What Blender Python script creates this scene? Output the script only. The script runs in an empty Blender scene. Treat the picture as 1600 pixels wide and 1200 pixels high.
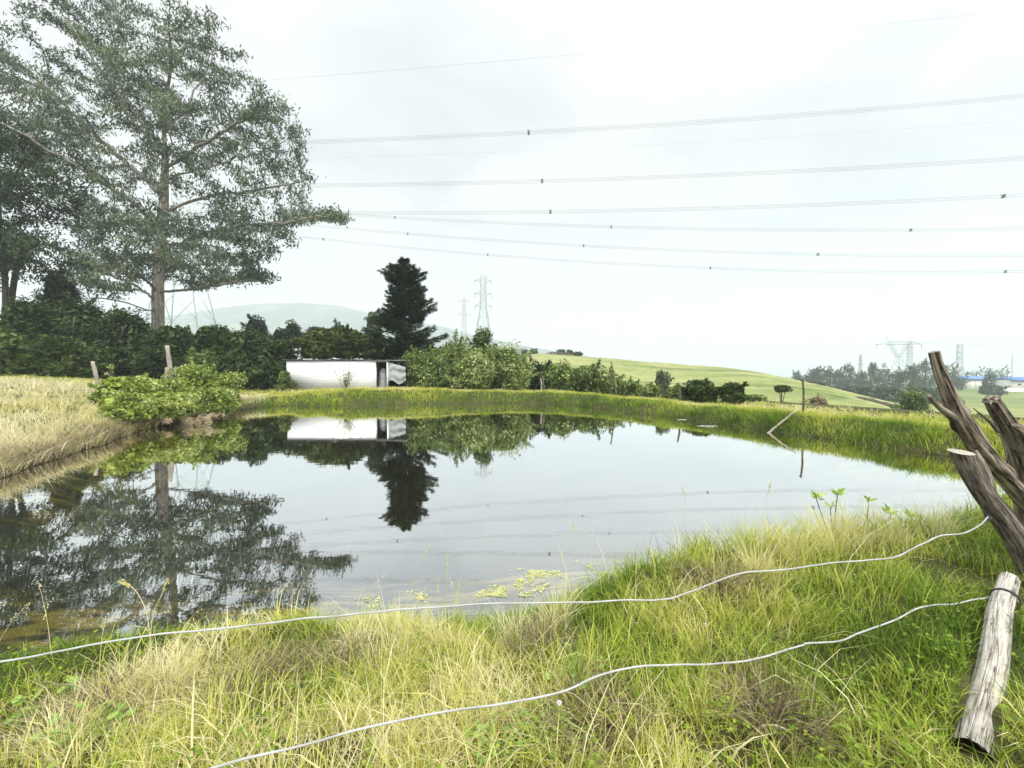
import bpy, math, numpy as np
from mathutils import Vector
rng = np.random.default_rng(7)
SC = bpy.context.scene
COL = SC.collection
# ------------------------------------------------------------------ camera
F = 622.0; ZC = 2.1; TH = math.atan(15 / F)
CT, ST = math.cos(TH), math.sin(TH)
def at(px, py, D):
    """world point seen at photo pixel (px,py) at forward distance D"""
    u, v = (px - 800) / F, (600 - py) / F
    dy = CT + v * ST; dz = -ST + v * CT
    return np.array([u * D / dy, D, ZC + dz * D / dy])
def on_plane(px, py, z=0.0):
    u, v = (px - 800) / F, (600 - py) / F
    dy = CT + v * ST; dz = -ST + v * CT
    t = (z - ZC) / dz
    return np.array([u * t, dy * t])
# ------------------------------------------------------------------ noise
def _hash(ix, iy, iz, s):
    h = (ix.astype(np.int64) * 374761393 + iy.astype(np.int64) * 668265263 + iz.astype(np.int64) * 2147483647 + s * 1274126177) & 0xFFFFFFFF
    h = ((h ^ (h >> 13)) * 1274126177) & 0xFFFFFFFF
    h = ((h ^ (h >> 16)) * 2246822519) & 0xFFFFFFFF
    return ((h ^ (h >> 15)) & 0xFFFFFF) / float(0xFFFFFF)
def vnoise(x, y, z=None, s=0):
    x = np.asarray(x, float); y = np.asarray(y, float)
    z = np.zeros_like(x) if z is None else np.asarray(z, float)
    ix, iy, iz = np.floor(x), np.floor(y), np.floor(z)
    fx, fy, fz = x - ix, y - iy, z - iz
    fx = fx * fx * (3 - 2 * fx); fy = fy * fy * (3 - 2 * fy); fz = fz * fz * (3 - 2 * fz)
    r = 0
    for a in (0, 1):
        for b in (0, 1):
            for c in (0, 1):
                w = (fx if a else 1 - fx) * (fy if b else 1 - fy) * (fz if c else 1 - fz)
                r = r + w * _hash(ix + a, iy + b, iz + c, s)
    return r
def fbm(x, y, z=None, s=0, o=4):
    r = 0; a = .5; f = 1.0; t = 0
    for k in range(o):
        r = r + a * vnoise(np.asarray(x) * f, np.asarray(y) * f, None if z is None else np.asarray(z) * f, s + k)
        t += a; a *= .5; f *= 2.03
    return r / t
def sstep(a, b, x):
    t = np.clip((x - a) / (b - a), 0, 1); return t * t * (3 - 2 * t)
# ------------------------------------------------------------------ pond outline
near = [(-420, 1040), (-150, 1040), (0, 1034), (110, 1024), (240, 1004), (380, 1000), (520, 992), (640, 985), (740, 985), (840, 962), (900, 938),
        (980, 918), (1080, 912), (1200, 902), (1320, 890), (1430, 868), (1520, 842), (1620, 825)]
rightb = [(1575, 731), (1487, 716), (1431, 706), (1360, 696), (1290, 686), (1200, 673), (1120, 662), (1042, 652), (970, 642), (911, 635), (860, 631)]
farb = [(800, 630), (700, 631), (620, 633), (560, 633), (500, 635), (450, 634), (400, 637)]
leftb = [(375, 641), (340, 647), (300, 653), (255, 664), (210, 677), (165, 694), (120, 710), (60, 731), (0, 751)]
P = [on_plane(*p) for p in near] + [np.array(q) for q in [(9.8, 6.1), (11.3, 6.9), (11.7, 8.0)]]
P += [on_plane(*p) for p in rightb + farb + leftb]
P += [np.array(q) for q in [(-11.3, 6.6), (-11.6, 5.0), (-10.2, 3.6), (-7.5, 2.95)]]
POND = np.array(P)
# roughen the outline so the bank is not a smooth curve
def densify(poly, step):
    out = []
    n = len(poly)
    for i in range(n):
        a, b = poly[i], poly[(i + 1) % n]
        k = max(1, int(np.linalg.norm(b - a) / step))
        for j in range(k): out.append(a + (b - a) * j / k)
    return np.array(out)
POND = densify(POND, 0.5)
_d = np.roll(POND, -1, 0) - np.roll(POND, 1, 0)
_nr = np.stack([_d[:, 1], -_d[:, 0]], 1); _nr /= np.linalg.norm(_nr, axis=1, keepdims=True)
_r = np.linalg.norm(POND, axis=1)
POND = POND + _nr * ((fbm(POND[:, 0] * 1.1, POND[:, 1] * 1.1, None, 5, 3) - .5) * np.clip(.06 * _r, .12, .6))[:, None]
def pond_sd(x, y):
    x = np.asarray(x, float).ravel(); y = np.asarray(y, float).ravel()
    sd = np.full(x.shape, 1e9); ins = np.zeros(x.shape, bool)
    A = POND; B = np.roll(POND, -1, 0)
    near_m = (np.abs(x) < 60) & (np.abs(y - 15) < 60)
    xs, ys = x[near_m], y[near_m]
    s2 = np.full(xs.shape, 1e9); i2 = np.zeros(xs.shape, bool)
    for a, b in zip(A, B):
        e = b - a
        t = np.clip(((xs - a[0]) * e[0] + (ys - a[1]) * e[1]) / max(e @ e, 1e-9), 0, 1)
        s2 = np.minimum(s2, (xs - a[0] - t * e[0]) ** 2 + (ys - a[1] - t * e[1]) ** 2)
        c = (a[1] > ys) != (b[1] > ys)
        if abs(e[1]) > 1e-12:
            i2 ^= c & (xs < a[0] + (ys - a[1]) * e[0] / e[1])
    s2 = np.sqrt(s2)
    sd[near_m] = np.where(i2, -s2, s2)
    sd[~near_m] = 50
    return sd
# ------------------------------------------------------------------ terrain height
ctl = [(0, 668, 11), (-250, 668, 10), (0, 624, 16), (0, 598, 24), (0, 588, 32), (0, 584, 40), (0, 580, 60), (150, 674, 12), (150, 642, 15), (150, 610, 22), (150, 596, 30), (150, 590, 40),
       (300, 632, 21), (300, 612, 28), (300, 602, 36), (300, 594, 60), (440, 618, 28), (440, 607, 33), (440, 602, 45), (560, 608, 30.5), (560, 607, 36), (560, 602, 55), (700, 609, 31.5), (700, 605, 42),
       (800, 612, 32), (850, 611, 36), (911, 617, 29), (1042, 628, 21.5), (1200, 644, 16.6), (1290, 651, 14.6), (1431, 664, 12.2), (1560, 680, 10.6), (1750, 695, 10),
       (911, 619, 42), (970, 622, 50), (1042, 628, 42), (1150, 641, 34), (1250, 650, 30), (1400, 674, 28), (1560, 695, 28), (1800, 700, 28),
       (830, 580, 90), (830, 553, 140), (900, 585, 85), (900, 556, 140), (960, 602, 72), (960, 560.5, 138), (1040, 607, 64), (1040, 588, 92), (1040, 567, 135), (1120, 611, 62), (1120, 592, 90), (1120, 573, 130),
       (1180, 615, 62), (1180, 581, 124), (1230, 620, 60), (1230, 591, 115), (1280, 626, 58), (1280, 601.5, 105), (1330, 634, 54), (1330, 613, 95), (1400, 652, 50), (1400, 634, 80),
       (700, 588, 140), (560, 590, 140), (300, 585, 140), (0, 578, 140), (-400, 575, 120), (-400, 590, 30), (-600, 600, 18),
       (830, 566, 210), (960, 578, 210), (1120, 592, 200), (1280, 609, 200), (1400, 626, 180), (1480, 640, 100), (1480, 620, 180), (1480, 607, 260), (1560, 665, 60), (1560, 642, 100), (1560, 622, 180), (1560, 608, 255), (1560, 598, 420), (1750, 610, 255), (1800, 650, 100)]
CP = [at(*c) for c in ctl]
for q in [(0, 0, .6), (-2, 0, .58), (2, 0, .62), (0, 2, .46), (-3, 1.6, .32), (3, 2, .62), (4.2, 3.2, .66), (1.5, 3.4, .52), (-1, 2.4, .30), (.1, 2.75, .30), (-2, 2.2, .28), (-4, 2.0, .25), (-1.2, 1.7, .46), (7, 4, .7), (-7, 1, .5), (0, -4, .65), (-8, -5, .7), (8, -5, .7), (0, -30, .9), (-40, -20, 1), (40, -20, .5), (13, 6, .6), (20, 0, .3), (-15, 3, .8)]:
    CP.append(np.array(q, float))
for a in range(0, 360, 30):
    for R, z in ((900, -12), (3000, -14), (9000, -16)):
        CP.append(np.array([R * math.sin(math.radians(a)), R * math.cos(math.radians(a)), z]))
CP = np.array(CP)
def warp(x, y):
    r = np.sqrt(x * x + y * y) + 1e-9
    k = np.log1p(r / 4) / r
    return np.stack([x * k, y * k], -1)
_W = warp(CP[:, 0], CP[:, 1])
def _tps(d): return d * d * np.log(d + 1e-9)
_n = len(CP)
_A = np.zeros((_n + 3, _n + 3))
_A[:_n, :_n] = _tps(np.linalg.norm(_W[:, None] - _W[None], axis=2)) + np.eye(_n) * 2e-3
_A[:_n, _n] = 1; _A[:_n, _n + 1:] = _W; _A[_n, :_n] = 1; _A[_n + 1:, :_n] = _W.T
_coef = np.linalg.solve(_A, np.concatenate([CP[:, 2], np.zeros(3)]))
def base_h(x, y):
    x = np.asarray(x, float).ravel(); y = np.asarray(y, float).ravel()
    out = np.empty(x.shape)
    for i in range(0, len(x), 20000):
        w = warp(x[i:i + 20000], y[i:i + 20000])
        d = np.linalg.norm(w[:, None] - _W[None], axis=2)
        out[i:i + 20000] = _tps(d) @ _coef[:_n] + _coef[_n] + w @ _coef[_n + 1:]
    return out
def ground_h(x, y, sd=None):
    x = np.asarray(x, float).ravel(); y = np.asarray(y, float).ravel()
    if sd is None: sd = pond_sd(x, y)
    r = np.hypot(x, y)
    b = base_h(x, y) + (fbm(x * .9, y * .9, None, 3, 3) - .5) * np.clip(.05 + r * .006, .05, .45)
    nearmask = sstep(9, 5, r)
    b = np.where(sd < 12, np.maximum(b, .3), b)
    b = b + nearmask * ((fbm(x * 2.4, y * 2.4, None, 9, 2) - .5) * .16)
    wid = .55 + .5 * sstep(6, 14, r) + .5 * (fbm(x * .6, y * .6, None, 13, 2) - .5)
    up = np.maximum(.02, b * np.power(np.clip(sd / wid, 0, 1), .75))
    dn = -np.minimum(.06 + .30 * np.abs(sd), 1.3) + (fbm(x * 1.7, y * 1.7, None, 21, 3) - .5) * .08
    return np.where(sd > 0, np.where(sd < wid, up, b), np.minimum(dn, -.015))
def gz(x, y): return float(ground_h([x], [y])[0])
# ------------------------------------------------------------------ mesh helpers
def raw_mesh(name, V, faces, tint=None, smooth=False):
    """faces: list of (M,k) int arrays"""
    V = np.ascontiguousarray(V, np.float32)
    me = bpy.data.meshes.new(name)
    me.vertices.add(len(V)); me.vertices.foreach_set('co', V.ravel())
    fl = [np.asarray(f, np.int32) for f in faces if len(f)]
    nl = sum(f.size for f in fl); npol = sum(len(f) for f in fl)
    me.loops.add(nl); me.polygons.add(npol)
    me.loops.foreach_set('vertex_index', np.concatenate([f.ravel() for f in fl]))
    tot = np.concatenate([np.full(len(f), f.shape[1], np.int32) for f in fl])
    st = np.concatenate([[0], np.cumsum(tot)[:-1]]).astype(np.int32)
    me.polygons.foreach_set('loop_start', st)
    me.polygons.foreach_set('loop_total', tot)
    if smooth: me.polygons.foreach_set('use_smooth', np.ones(npol, bool))
    if tint is not None:
        a = me.attributes.new('tint', 'FLOAT', 'POINT')
        a.data.foreach_set('value', np.ascontiguousarray(tint, np.float32))
    me.update(calc_edges=True)
    return me
class MB:
    """collects pieces of ONE mesh"""
    def __init__(s): s.v = []; s.f = {}; s.t = []; s.n = 0
    def add(s, V, F, t=.5):
        V = np.asarray(V, float); F = np.asarray(F, int)
        s.v.append(V); s.f.setdefault(F.shape[1], []).append(F + s.n); s.n += len(V)
        s.t.append(np.full(len(V), t) if np.isscalar(t) else np.asarray(t))
    def box(s, c, size, rot=0.0, t=.5):
        c = np.asarray(c, float); h = np.asarray(size, float) / 2
        k = np.array([(a, b, d) for a in (-1, 1) for b in (-1, 1) for d in (-1, 1)], float) * h
        cr, sr = math.cos(rot), math.sin(rot)
        k = np.stack([k[:, 0] * cr - k[:, 1] * sr, k[:, 0] * sr + k[:, 1] * cr, k[:, 2]], 1) + c
        s.add(k, [(0, 1, 3, 2), (4, 6, 7, 5), (0, 4, 5, 1), (2, 3, 7, 6), (0, 2, 6, 4), (1, 5, 7, 3)], t)
    def tube(s, pts, rad, seg=8, t=.5, cap=True):
        V, Fq, ca = tube(pts, rad, seg)
        n0 = s.n; s.add(V, Fq, t)
        if cap and seg > 2:
            n = len(V)
            s.f.setdefault(seg, []).append(np.array([np.arange(seg)[::-1] + n0])); s.f[seg].append(np.array([np.arange(n - seg, n) + n0]))
    def bar(s, a, b, r, t=.5): s.tube([a, b], [r, r], 4, t)
    def mesh(s, name, smooth=False, off=None):
        V = np.concatenate(s.v)
        if off is not None: V = V - np.asarray(off)
        return raw_mesh(name, V, [np.concatenate(f) for f in s.f.values()], np.concatenate(s.t), smooth)
def frames(pts):
    pts = np.asarray(pts, float)
    T = np.gradient(pts, axis=0); T /= np.linalg.norm(T, axis=1, keepdims=True) + 1e-12
    ref = np.array([0, 0, 1.]) if abs(T[0, 2]) < .9 else np.array([1., 0, 0])
    N = np.empty_like(T)
    n = np.cross(T[0], ref); n /= np.linalg.norm(n); N[0] = n
    for i in range(1, len(T)):
        n = N[i - 1] - T[i] * (N[i - 1] @ T[i]); N[i] = n / (np.linalg.norm(n) + 1e-12)
    return T, N, np.cross(T, N)
def tube(pts, rad, seg=8):
    pts = np.asarray(pts, float); n = len(pts)
    rad = np.broadcast_to(np.asarray(rad, float), (n,))
    T, N, B = frames(pts)
    a = np.linspace(0, 2 * math.pi, seg, endpoint=False)
    V = pts[:, None] + rad[:, None, None] * (np.cos(a)[None, :, None] * N[:, None] + np.sin(a)[None, :, None] * B[:, None])
    i = np.arange(n - 1)[:, None] * seg; j = np.arange(seg)[None]; k = (np.arange(seg)[None] + 1) % seg
    Fq = np.stack([i + j, i + k, i + seg + k, i + seg + j], -1).reshape(-1, 4)
    return V.reshape(-1, 3), Fq, a
def spline(pts, n):
    """Catmull-Rom through pts, n samples (any width of rows)"""
    p = np.asarray(pts, float)
    p = np.concatenate([[2 * p[0] - p[1]], p, [2 * p[-1] - p[-2]]])
    s = np.linspace(0, len(p) - 3 - 1e-6, n); i = s.astype(int); t = (s - i)[:, None]
    a, b, c, d = p[i], p[i + 1], p[i + 2], p[i + 3]
    return .5 * (2 * b + (c - a) * t + (2 * a - 5 * b + 4 * c - d) * t ** 2 + (3 * b - a - 3 * c + d) * t ** 3)
def unit(v): return v / (np.linalg.norm(v, axis=-1, keepdims=True) + 1e-12)
def leaves(p, d, n, L, W):
    """rhombic leaves: p centre (N,3), d long axis, n normal; returns V,F"""
    N = len(p); d = unit(d); s = unit(np.cross(d, n))
    L = np.broadcast_to(L, (N,))[:, None]; W = np.broadcast_to(W, (N,))[:, None]
    nn = np.cross(s, d)
    V = np.stack([p - d * L / 2, p + s * W / 2 - d * L * .08 + nn * W * .12, p + d * L / 2, p - s * W / 2 - d * L * .08 + nn * W * .12], 1).reshape(-1, 3)
    return V, np.arange(N * 4).reshape(-1, 4)
# ------------------------------------------------------------------ scene graph helpers
def thing(name, label, cat, loc=(0, 0, 0), group=None):
    o = bpy.data.objects.new(name, None); COL.objects.link(o)
    o.location = [float(c) for c in loc]; o.empty_display_size = .2
    o['label'] = label; o['category'] = cat
    if group: o['group'] = group
    return o
def part(name, me, mat, parent, label=None):
    o = bpy.data.objects.new(name, me); COL.objects.link(o)
    if mat is not None and not me.materials: me.materials.append(mat)
    o.parent = parent
    if label: o['label'] = label
    return o
def single(name, me, mat, label, cat, loc=(0, 0, 0), group=None):
    o = bpy.data.objects.new(name, me); COL.objects.link(o); me.materials.append(mat)
    o.location = [float(c) for c in loc]
    o['label'] = label; o['category'] = cat
    if group: o['group'] = group
    return o
def setting(name, me, mat, kind='structure', label=None):
    o = bpy.data.objects.new(name, me); COL.objects.link(o)
    if mat is not None: me.materials.append(mat)
    o['kind'] = kind
    if label: o['label'] = label
    return o
# ------------------------------------------------------------------ materials
class NT:
    def __init__(s, name):
        s.m = bpy.data.materials.new(name); s.m.use_nodes = True
        s.t = s.m.node_tree; s.t.nodes.clear(); s.out = s.n('ShaderNodeOutputMaterial')
    def n(s, typ, **kw):
        nd = s.t.nodes.new(typ)
        for k, v in kw.items():
            if k.startswith('i_'):
                key = k[2:]; key = int(key) if key.isdigit() else key.replace('_', ' ')
                nd.inputs[key].default_value = v
            else: setattr(nd, k, v)
        return nd
    def l(s, a, b): s.t.links.new(a, b)
    def ramp(s, fac, stops, interp='LINEAR'):
        r = s.n('ShaderNodeValToRGB'); r.color_ramp.interpolation = interp
        e = r.color_ramp.elements
        while len(e) < len(stops): e.new(.5)
        for el, (p, c) in zip(e, stops):
            el.position = p; el.color = (c[0], c[1], c[2], 1) if not np.isscalar(c) else (c, c, c, 1)
        if fac is not None: s.l(fac, r.inputs[0])
        return r.outputs[0]
    def noise(s, vec, scale, detail=4, rough=.55, dist=0):
        nd = s.n('ShaderNodeTexNoise'); nd.inputs['Scale'].default_value = scale; nd.inputs['Detail'].default_value = detail
        nd.inputs['Roughness'].default_value = rough; nd.inputs['Distortion'].default_value = dist
        if vec is not None: s.l(vec, nd.inputs['Vector'])
        return nd.outputs['Fac']
    def mix(s, a, b, fac, mode='MIX'):
        m = s.n('ShaderNodeMix', data_type='RGBA', blend_type=mode)
        for key, v in ((6, a), (7, b)):
            if isinstance(v, tuple): m.inputs[key].default_value = (*v, 1)
            else: s.l(v, m.inputs[key])
        if isinstance(fac, (int, float)): m.inputs[0].default_value = fac
        else: s.l(fac, m.inputs[0])
        return m.outputs[2]
    def math(s, op, a, b=0.0, c=None, clamp=False):
        m = s.n('ShaderNodeMath', operation=op, use_clamp=clamp)
        for k, v in enumerate((a, b) if c is None else (a, b, c)):
            if isinstance(v, (int, float)): m.inputs[k].default_value = v
            else: s.l(v, m.inputs[k])
        return m.outputs[0]
    def pos(s): return s.n('ShaderNodeNewGeometry').outputs['Position']
    def obj(s): return s.n('ShaderNodeTexCoord').outputs['Object']
    def mapping(s, vec, scale=(1, 1, 1), rot=(0, 0, 0)):
        m = s.n('ShaderNodeMapping'); m.inputs['Scale'].default_value = scale; m.inputs['Rotation'].default_value = rot
        s.l(vec, m.inputs['Vector']); return m.outputs[0]
    def bump(s, h, strength=.5, dist=.02):
        b = s.n('ShaderNodeBump'); b.inputs['Strength'].default_value = strength; b.inputs['Distance'].default_value = dist
        s.l(h, b.inputs['Height']); return b.outputs[0]
    def bsdf(s, col, rough=.8, normal=None, spec=.3, metal=0):
        p = s.n('ShaderNodeBsdfPrincipled')
        if isinstance(col, tuple): p.inputs['Base Color'].default_value = (*col, 1)
        else: s.l(col, p.inputs['Base Color'])
        if isinstance(rough, (int, float)): p.inputs['Roughness'].default_value = rough
        else: s.l(rough, p.inputs['Roughness'])
        p.inputs['Specular IOR Level'].default_value = spec; p.inputs['Metallic'].default_value = metal
        if normal is not None: s.l(normal, p.inputs['Normal'])
        s.l(p.outputs[0], s.out.inputs[0]); return p
def foliage(name, stops, trans=.35, rough=.5, spec=.25, nscale=.6, namp=.25):
    t = NT(name)
    a = t.n('ShaderNodeAttribute', attribute_name='tint').outputs['Fac']
    nz = t.noise(t.pos(), nscale, 3)
    f = t.math('ADD', a, t.math('MULTIPLY', t.math('SUBTRACT', nz, .5), namp), clamp=True)
    c = t.ramp(f, stops)
    p = t.bsdf(c, rough, None, spec)
    tr = t.n('ShaderNodeBsdfTranslucent'); t.l(t.mix(c, (1, 1, .75), .0), tr.inputs[0])
    mx = t.n('ShaderNodeMixShader'); mx.inputs[0].default_value = trans
    t.l(p.outputs[0], mx.inputs[1]); t.l(tr.outputs[0], mx.inputs[2]); t.l(mx.outputs[0], t.out.inputs[0])
    return t.m
M = {}
M['grass'] = foliage('grass_blades', [(0, (.045, .095, .012)), (.3, (.205, .315, .03)), (.52, (.44, .475, .065)), (.74, (.62, .58, .20)), (1, (.78, .71, .47))], .42, .55, .2, .8, .12)
M['leaf_euc'] = foliage('eucalyptus_leaves', [(0, (.032, .058, .038)), (.5, (.085, .125, .078)), (1, (.22, .265, .14))], .28, .5, .3)
M['leaf_pine'] = foliage('dark_leaves', [(0, (.018, .036, .018)), (.5, (.036, .066, .03)), (1, (.075, .11, .045))], .15, .6, .2)
M['leaf_hedge'] = foliage('hedge_leaves', [(0, (.017, .036, .012)), (.5, (.042, .075, .02)), (1, (.12, .165, .04))], .18, .55, .2, .5, .4)
M['leaf_con'] = foliage('conifer_needles', [(0, (.010, .025, .010)), (.5, (.024, .050, .017)), (1, (.06, .10, .028))], .12, .6, .2)
M['leaf_cyp'] = foliage('cypress_needles', [(0, (.028, .045, .012)), (.5, (.062, .085, .02)), (1, (.12, .145, .04))], .15, .6, .2)
M['leaf_bush'] = foliage('bush_leaves', [(0, (.035, .065, .014)), (.5, (.125, .185, .038)), (.85, (.28, .34, .09)), (1, (.48, .52, .24))], .28, .4, .4, .5, .25)
M['leaf_bright'] = foliage('bramble_leaves', [(0, (.04, .07, .015)), (.3, (.11, .17, .03)), (.6, (.27, .34, .06)), (.88, (.38, .44, .10)), (1, (.62, .63, .36))], .28, .45, .3, .7, .25)
M['leaf_fresh'] = foliage('fresh_leaves', [(0, (.16, .30, .05)), (.5, (.34, .48, .10)), (1, (.52, .60, .2))], .35, .4, .4)
M['leaf_far'] = foliage('far_leaves', [(0, (.025, .05, .03)), (.5, (.05, .085, .045)), (1, (.10, .13, .07))], .15, .6, .2, .1, .3)
M['dead_brush'] = foliage('dead_brush', [(0, (.12, .09, .055)), (.5, (.26, .20, .12)), (1, (.48, .40, .27))], .15, .7, .1)
M['thatch'] = foliage('dead_thatch', [(0, (.06, .045, .025)), (.4, (.19, .155, .085)), (.75, (.42, .37, .22)), (1, (.66, .60, .40))], .2, .7, .1)
def mat_bark(name, c0, c1, c2, sc=(6, 6, .8), bump=.6):
    t = NT(name); v = t.mapping(t.obj(), sc)
    n1 = t.noise(v, 2.2, 6, .65, .6); n2 = t.noise(t.obj(), 1.3, 4)
    c = t.mix(t.ramp(n1, [(.3, c0), (.55, c1), (.75, c2)]), t.ramp(n2, [(.35, c0), (.7, c2)]), .35)
    t.bsdf(c, .85, t.bump(n1, bump, .05), .15); return t.m
M['bark_euc'] = mat_bark('eucalyptus_bark', (.07, .06, .052), (.21, .185, .16), (.52, .48, .43), (2.2, 2.2, .22))
M['bark'] = mat_bark('dark_bark', (.04, .03, .025), (.09, .075, .06), (.17, .15, .12), (3, 3, .5))
def mat_wood(name, stops, scale, bump=.7, fine=30):
    """weathered wood, grain along local 'uvw' carried by attribute grain (around, along)"""
    t = NT(name)
    g = t.n('ShaderNodeAttribute', attribute_name='grain').outputs['Vector']
    v = t.mapping(g, (1, 1, scale))
    n1 = t.noise(v, 5, 8, .62, .5); n2 = t.noise(t.mapping(g, (1, 1, .5)), 2.3, 4, .6, .8); n3 = t.noise(t.mapping(g, (1, 1, scale * .5)), fine, 4, .6)
    f = t.math('ADD', t.math('MULTIPLY', n1, .5), t.math('ADD', t.math('MULTIPLY', n2, .38), t.math('MULTIPLY', n3, .2)))
    c = t.ramp(f, stops)
    nc = t.noise(t.mapping(g, (1.3, 1.3, scale * .45)), 3.1, 5, .6, .9)   # long drying cracks
    cr = t.math('ABSOLUTE', t.math('SUBTRACT', nc, .5))
    c = t.mix(c, t.ramp(cr, [(0, .10), (.012, .35), (.03, 1)]), .7, 'MULTIPLY')
    nl_ = t.noise(t.mapping(g, (1, 1, .6)), 7, 5, .65)     # grey lichen and dirt
    c = t.mix(c, (.33, .33, .29), t.ramp(nl_, [(.56, 0.), (.68, .55)]))
    h = t.math('ADD', t.math('ADD', n1, t.math('MULTIPLY', n3, .6)), t.math('MULTIPLY', t.ramp(cr, [(0, 0.), (.03, 1.)]), .6))
    t.bsdf(c, .88, t.bump(h, bump, .018), .12); return t.m
M['wood_dead'] = mat_wood('dead_weathered_wood', [(.42, (.014, .010, .008)), (.475, (.07, .052, .038)), (.52, (.20, .158, .12)), (.575, (.38, .32, .25)), (.66, (.58, .52, .44))], .16, 1.0)
M['wood_bark'] = mat_wood('greyish_brown_bark', [(.42, (.035, .028, .022)), (.50, (.11, .09, .072)), (.58, (.215, .182, .15)), (.70, (.37, .33, .28))], .35, .9, 45)
M['wood_pale'] = mat_wood('bleached_wood', [(.40, (.05, .04, .03)), (.445, (.22, .19, .15)), (.50, (.40, .37, .33)), (.58, (.52, .49, .44)), (.72, (.62, .59, .54))], .16, .7)
M['wood_post'] = mat_bark('grey_post_wood', (.16, .13, .10), (.34, .30, .25), (.55, .5, .44), (20, 20, 2))
M['wood_post_dark'] = mat_bark('dark_post_wood', (.05, .042, .035), (.12, .10, .085), (.2, .18, .15), (20, 20, 2))
M['char'] = mat_bark('rotten_wood', (.012, .009, .007), (.04, .025, .018), (.13, .07, .04), (25, 25, 25))
def mat_cut():
    t = NT('cut_wood'); g = t.obj()
    w = t.n('ShaderNodeTexWave', wave_type='RINGS', rings_direction='Z'); w.inputs['Scale'].default_value = 22; w.inputs['Distortion'].default_value = 2.5; w.inputs['Detail'].default_value = 3
    t.l(g, w.inputs['Vector'])
    c = t.mix(t.ramp(w.outputs['Fac'], [(0, (.24, .215, .18)), (1, (.42, .39, .34))]), t.ramp(t.noise(g, 25, 4), [(.3, (.2, .175, .14)), (.6, (.42, .39, .34))]), .5)
    t.bsdf(c, .8, None, .15); return t.m
M['cut'] = mat_cut()
def mat_plain(name, col, rough=.6, spec=.3, metal=0, nz=0.12, scale=8):
    t = NT(name); n = t.noise(t.obj(), scale, 5)
    d = tuple(max(0, x * (1 - nz * 1.6)) for x in col); b = tuple(min(1, x * (1 + nz)) for x in col)
    t.bsdf(t.ramp(n, [(.3, d), (.7, b)]), rough, None, spec, metal); return t.m
M['steel'] = mat_plain('galvanised_steel', (.42, .45, .48), .5, .4, .0)
M['steel_pale'] = mat_plain('pale_painted_steel', (.72, .78, .82), .45, .4, 0)
M['cable'] = mat_plain('aluminium_cable', (.19, .205, .23), .5, .3, .0)
M['insul'] = mat_plain('insulator', (.20, .22, .24), .3, .5)
M['tie'] = mat_plain('dark_tie_wire', (.03, .03, .032), .5, .4)
M['roof_blue'] = mat_plain('blue_sheet_roof', (.08, .19, .5), .5, .3)
M['white_wall'] = mat_plain('pale_render', (.72, .70, .66), .8, .2, 0, .1, 2)
M['glass'] = mat_plain('dark_window', (.06, .07, .085), .2, .5)
M['tarp'] = mat_plain('grey_tarpaulin', (.33, .345, .35), .6, .3, 0, .15, 3)
M['sack'] = mat_plain('grey_sacking', (.30, .30, .30), .8, .2, 0, .2, 6)
M['dark_in'] = mat_plain('dark_timber_and_shade', (.045, .04, .035), .9, .1)  # timber parts, and painted shade on the shed's right end wall
M['roof_grey'] = mat_plain('weathered_sheet_roof', (.24, .235, .23), .6, .3, 0, .3, 4)
M['plastic'] = mat_plain('white_plastic', (.78, .78, .77), .5, .4, 0, .1)
M['foam'] = mat_plain('dirty_foam', (.5, .49, .45), .8, .2, 0, .3, 14)
M['flower'] = mat_plain('pale_petals', (.82, .76, .78), .6, .2, 0, .06)
def mat_rope():
    t = NT('white_fence_wire'); g = t.n('ShaderNodeAttribute', attribute_name='grain').outputs['Vector']
    w = t.n('ShaderNodeTexWave', bands_direction='DIAGONAL'); w.inputs['Scale'].default_value = 1.1; w.inputs['Distortion'].default_value = .6
    t.l(t.mapping(g, (2.2, 2.2, 34)), w.inputs['Vector'])
    n = t.noise(t.obj(), 9, 4)
    c = t.mix(t.ramp(w.outputs['Fac'], [(0, (.36, .36, .37)), (.45, (.44, .44, .44))]), t.ramp(n, [(.34, (.26, .25, .22)), (.55, (.50, .50, .49))]), .5)
    t.bsdf(c, .5, t.bump(w.outputs['Fac'], .6, .003), .4); return t.m
M['rope'] = mat_rope()
def mat_block():
    t = NT('white_painted_blockwork'); g = t.obj()
    v = t.mapping(g, (1, 1, 1), (math.radians(90), 0, 0))
    b = t.n('ShaderNodeTexBrick'); t.l(v, b.inputs['Vector'])
    b.inputs['Scale'].default_value = 1; b.inputs['Brick Width'].default_value = .42; b.inputs['Row Height'].default_value = .21; b.inputs['Mortar Size'].default_value = .018; b.inputs['Mortar Smooth'].default_value = .4
    for k, c in (('Color1', (.86, .86, .855, 1)), ('Color2', (.80, .80, .795, 1)), ('Mortar', (.60, .60, .595, 1))): b.inputs[k].default_value = c
    n = t.noise(g, 1.3, 6, .7); n2 = t.noise(g, 9, 4, .7)
    c = t.mix(b.outputs['Color'], t.ramp(n, [(.30, (.8, .78, .75)), (.42, (1, 1, 1))]), .3, 'MULTIPLY')
    c = t.mix(c, t.ramp(n2, [(.27, (.45, .44, .42)), (.36, (1, 1, 1))]), .6, 'MULTIPLY')
    t.bsdf(c, .8, t.bump(b.outputs['Fac'], -.5, .01), .2); return t.m
M['block'] = mat_block()
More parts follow.
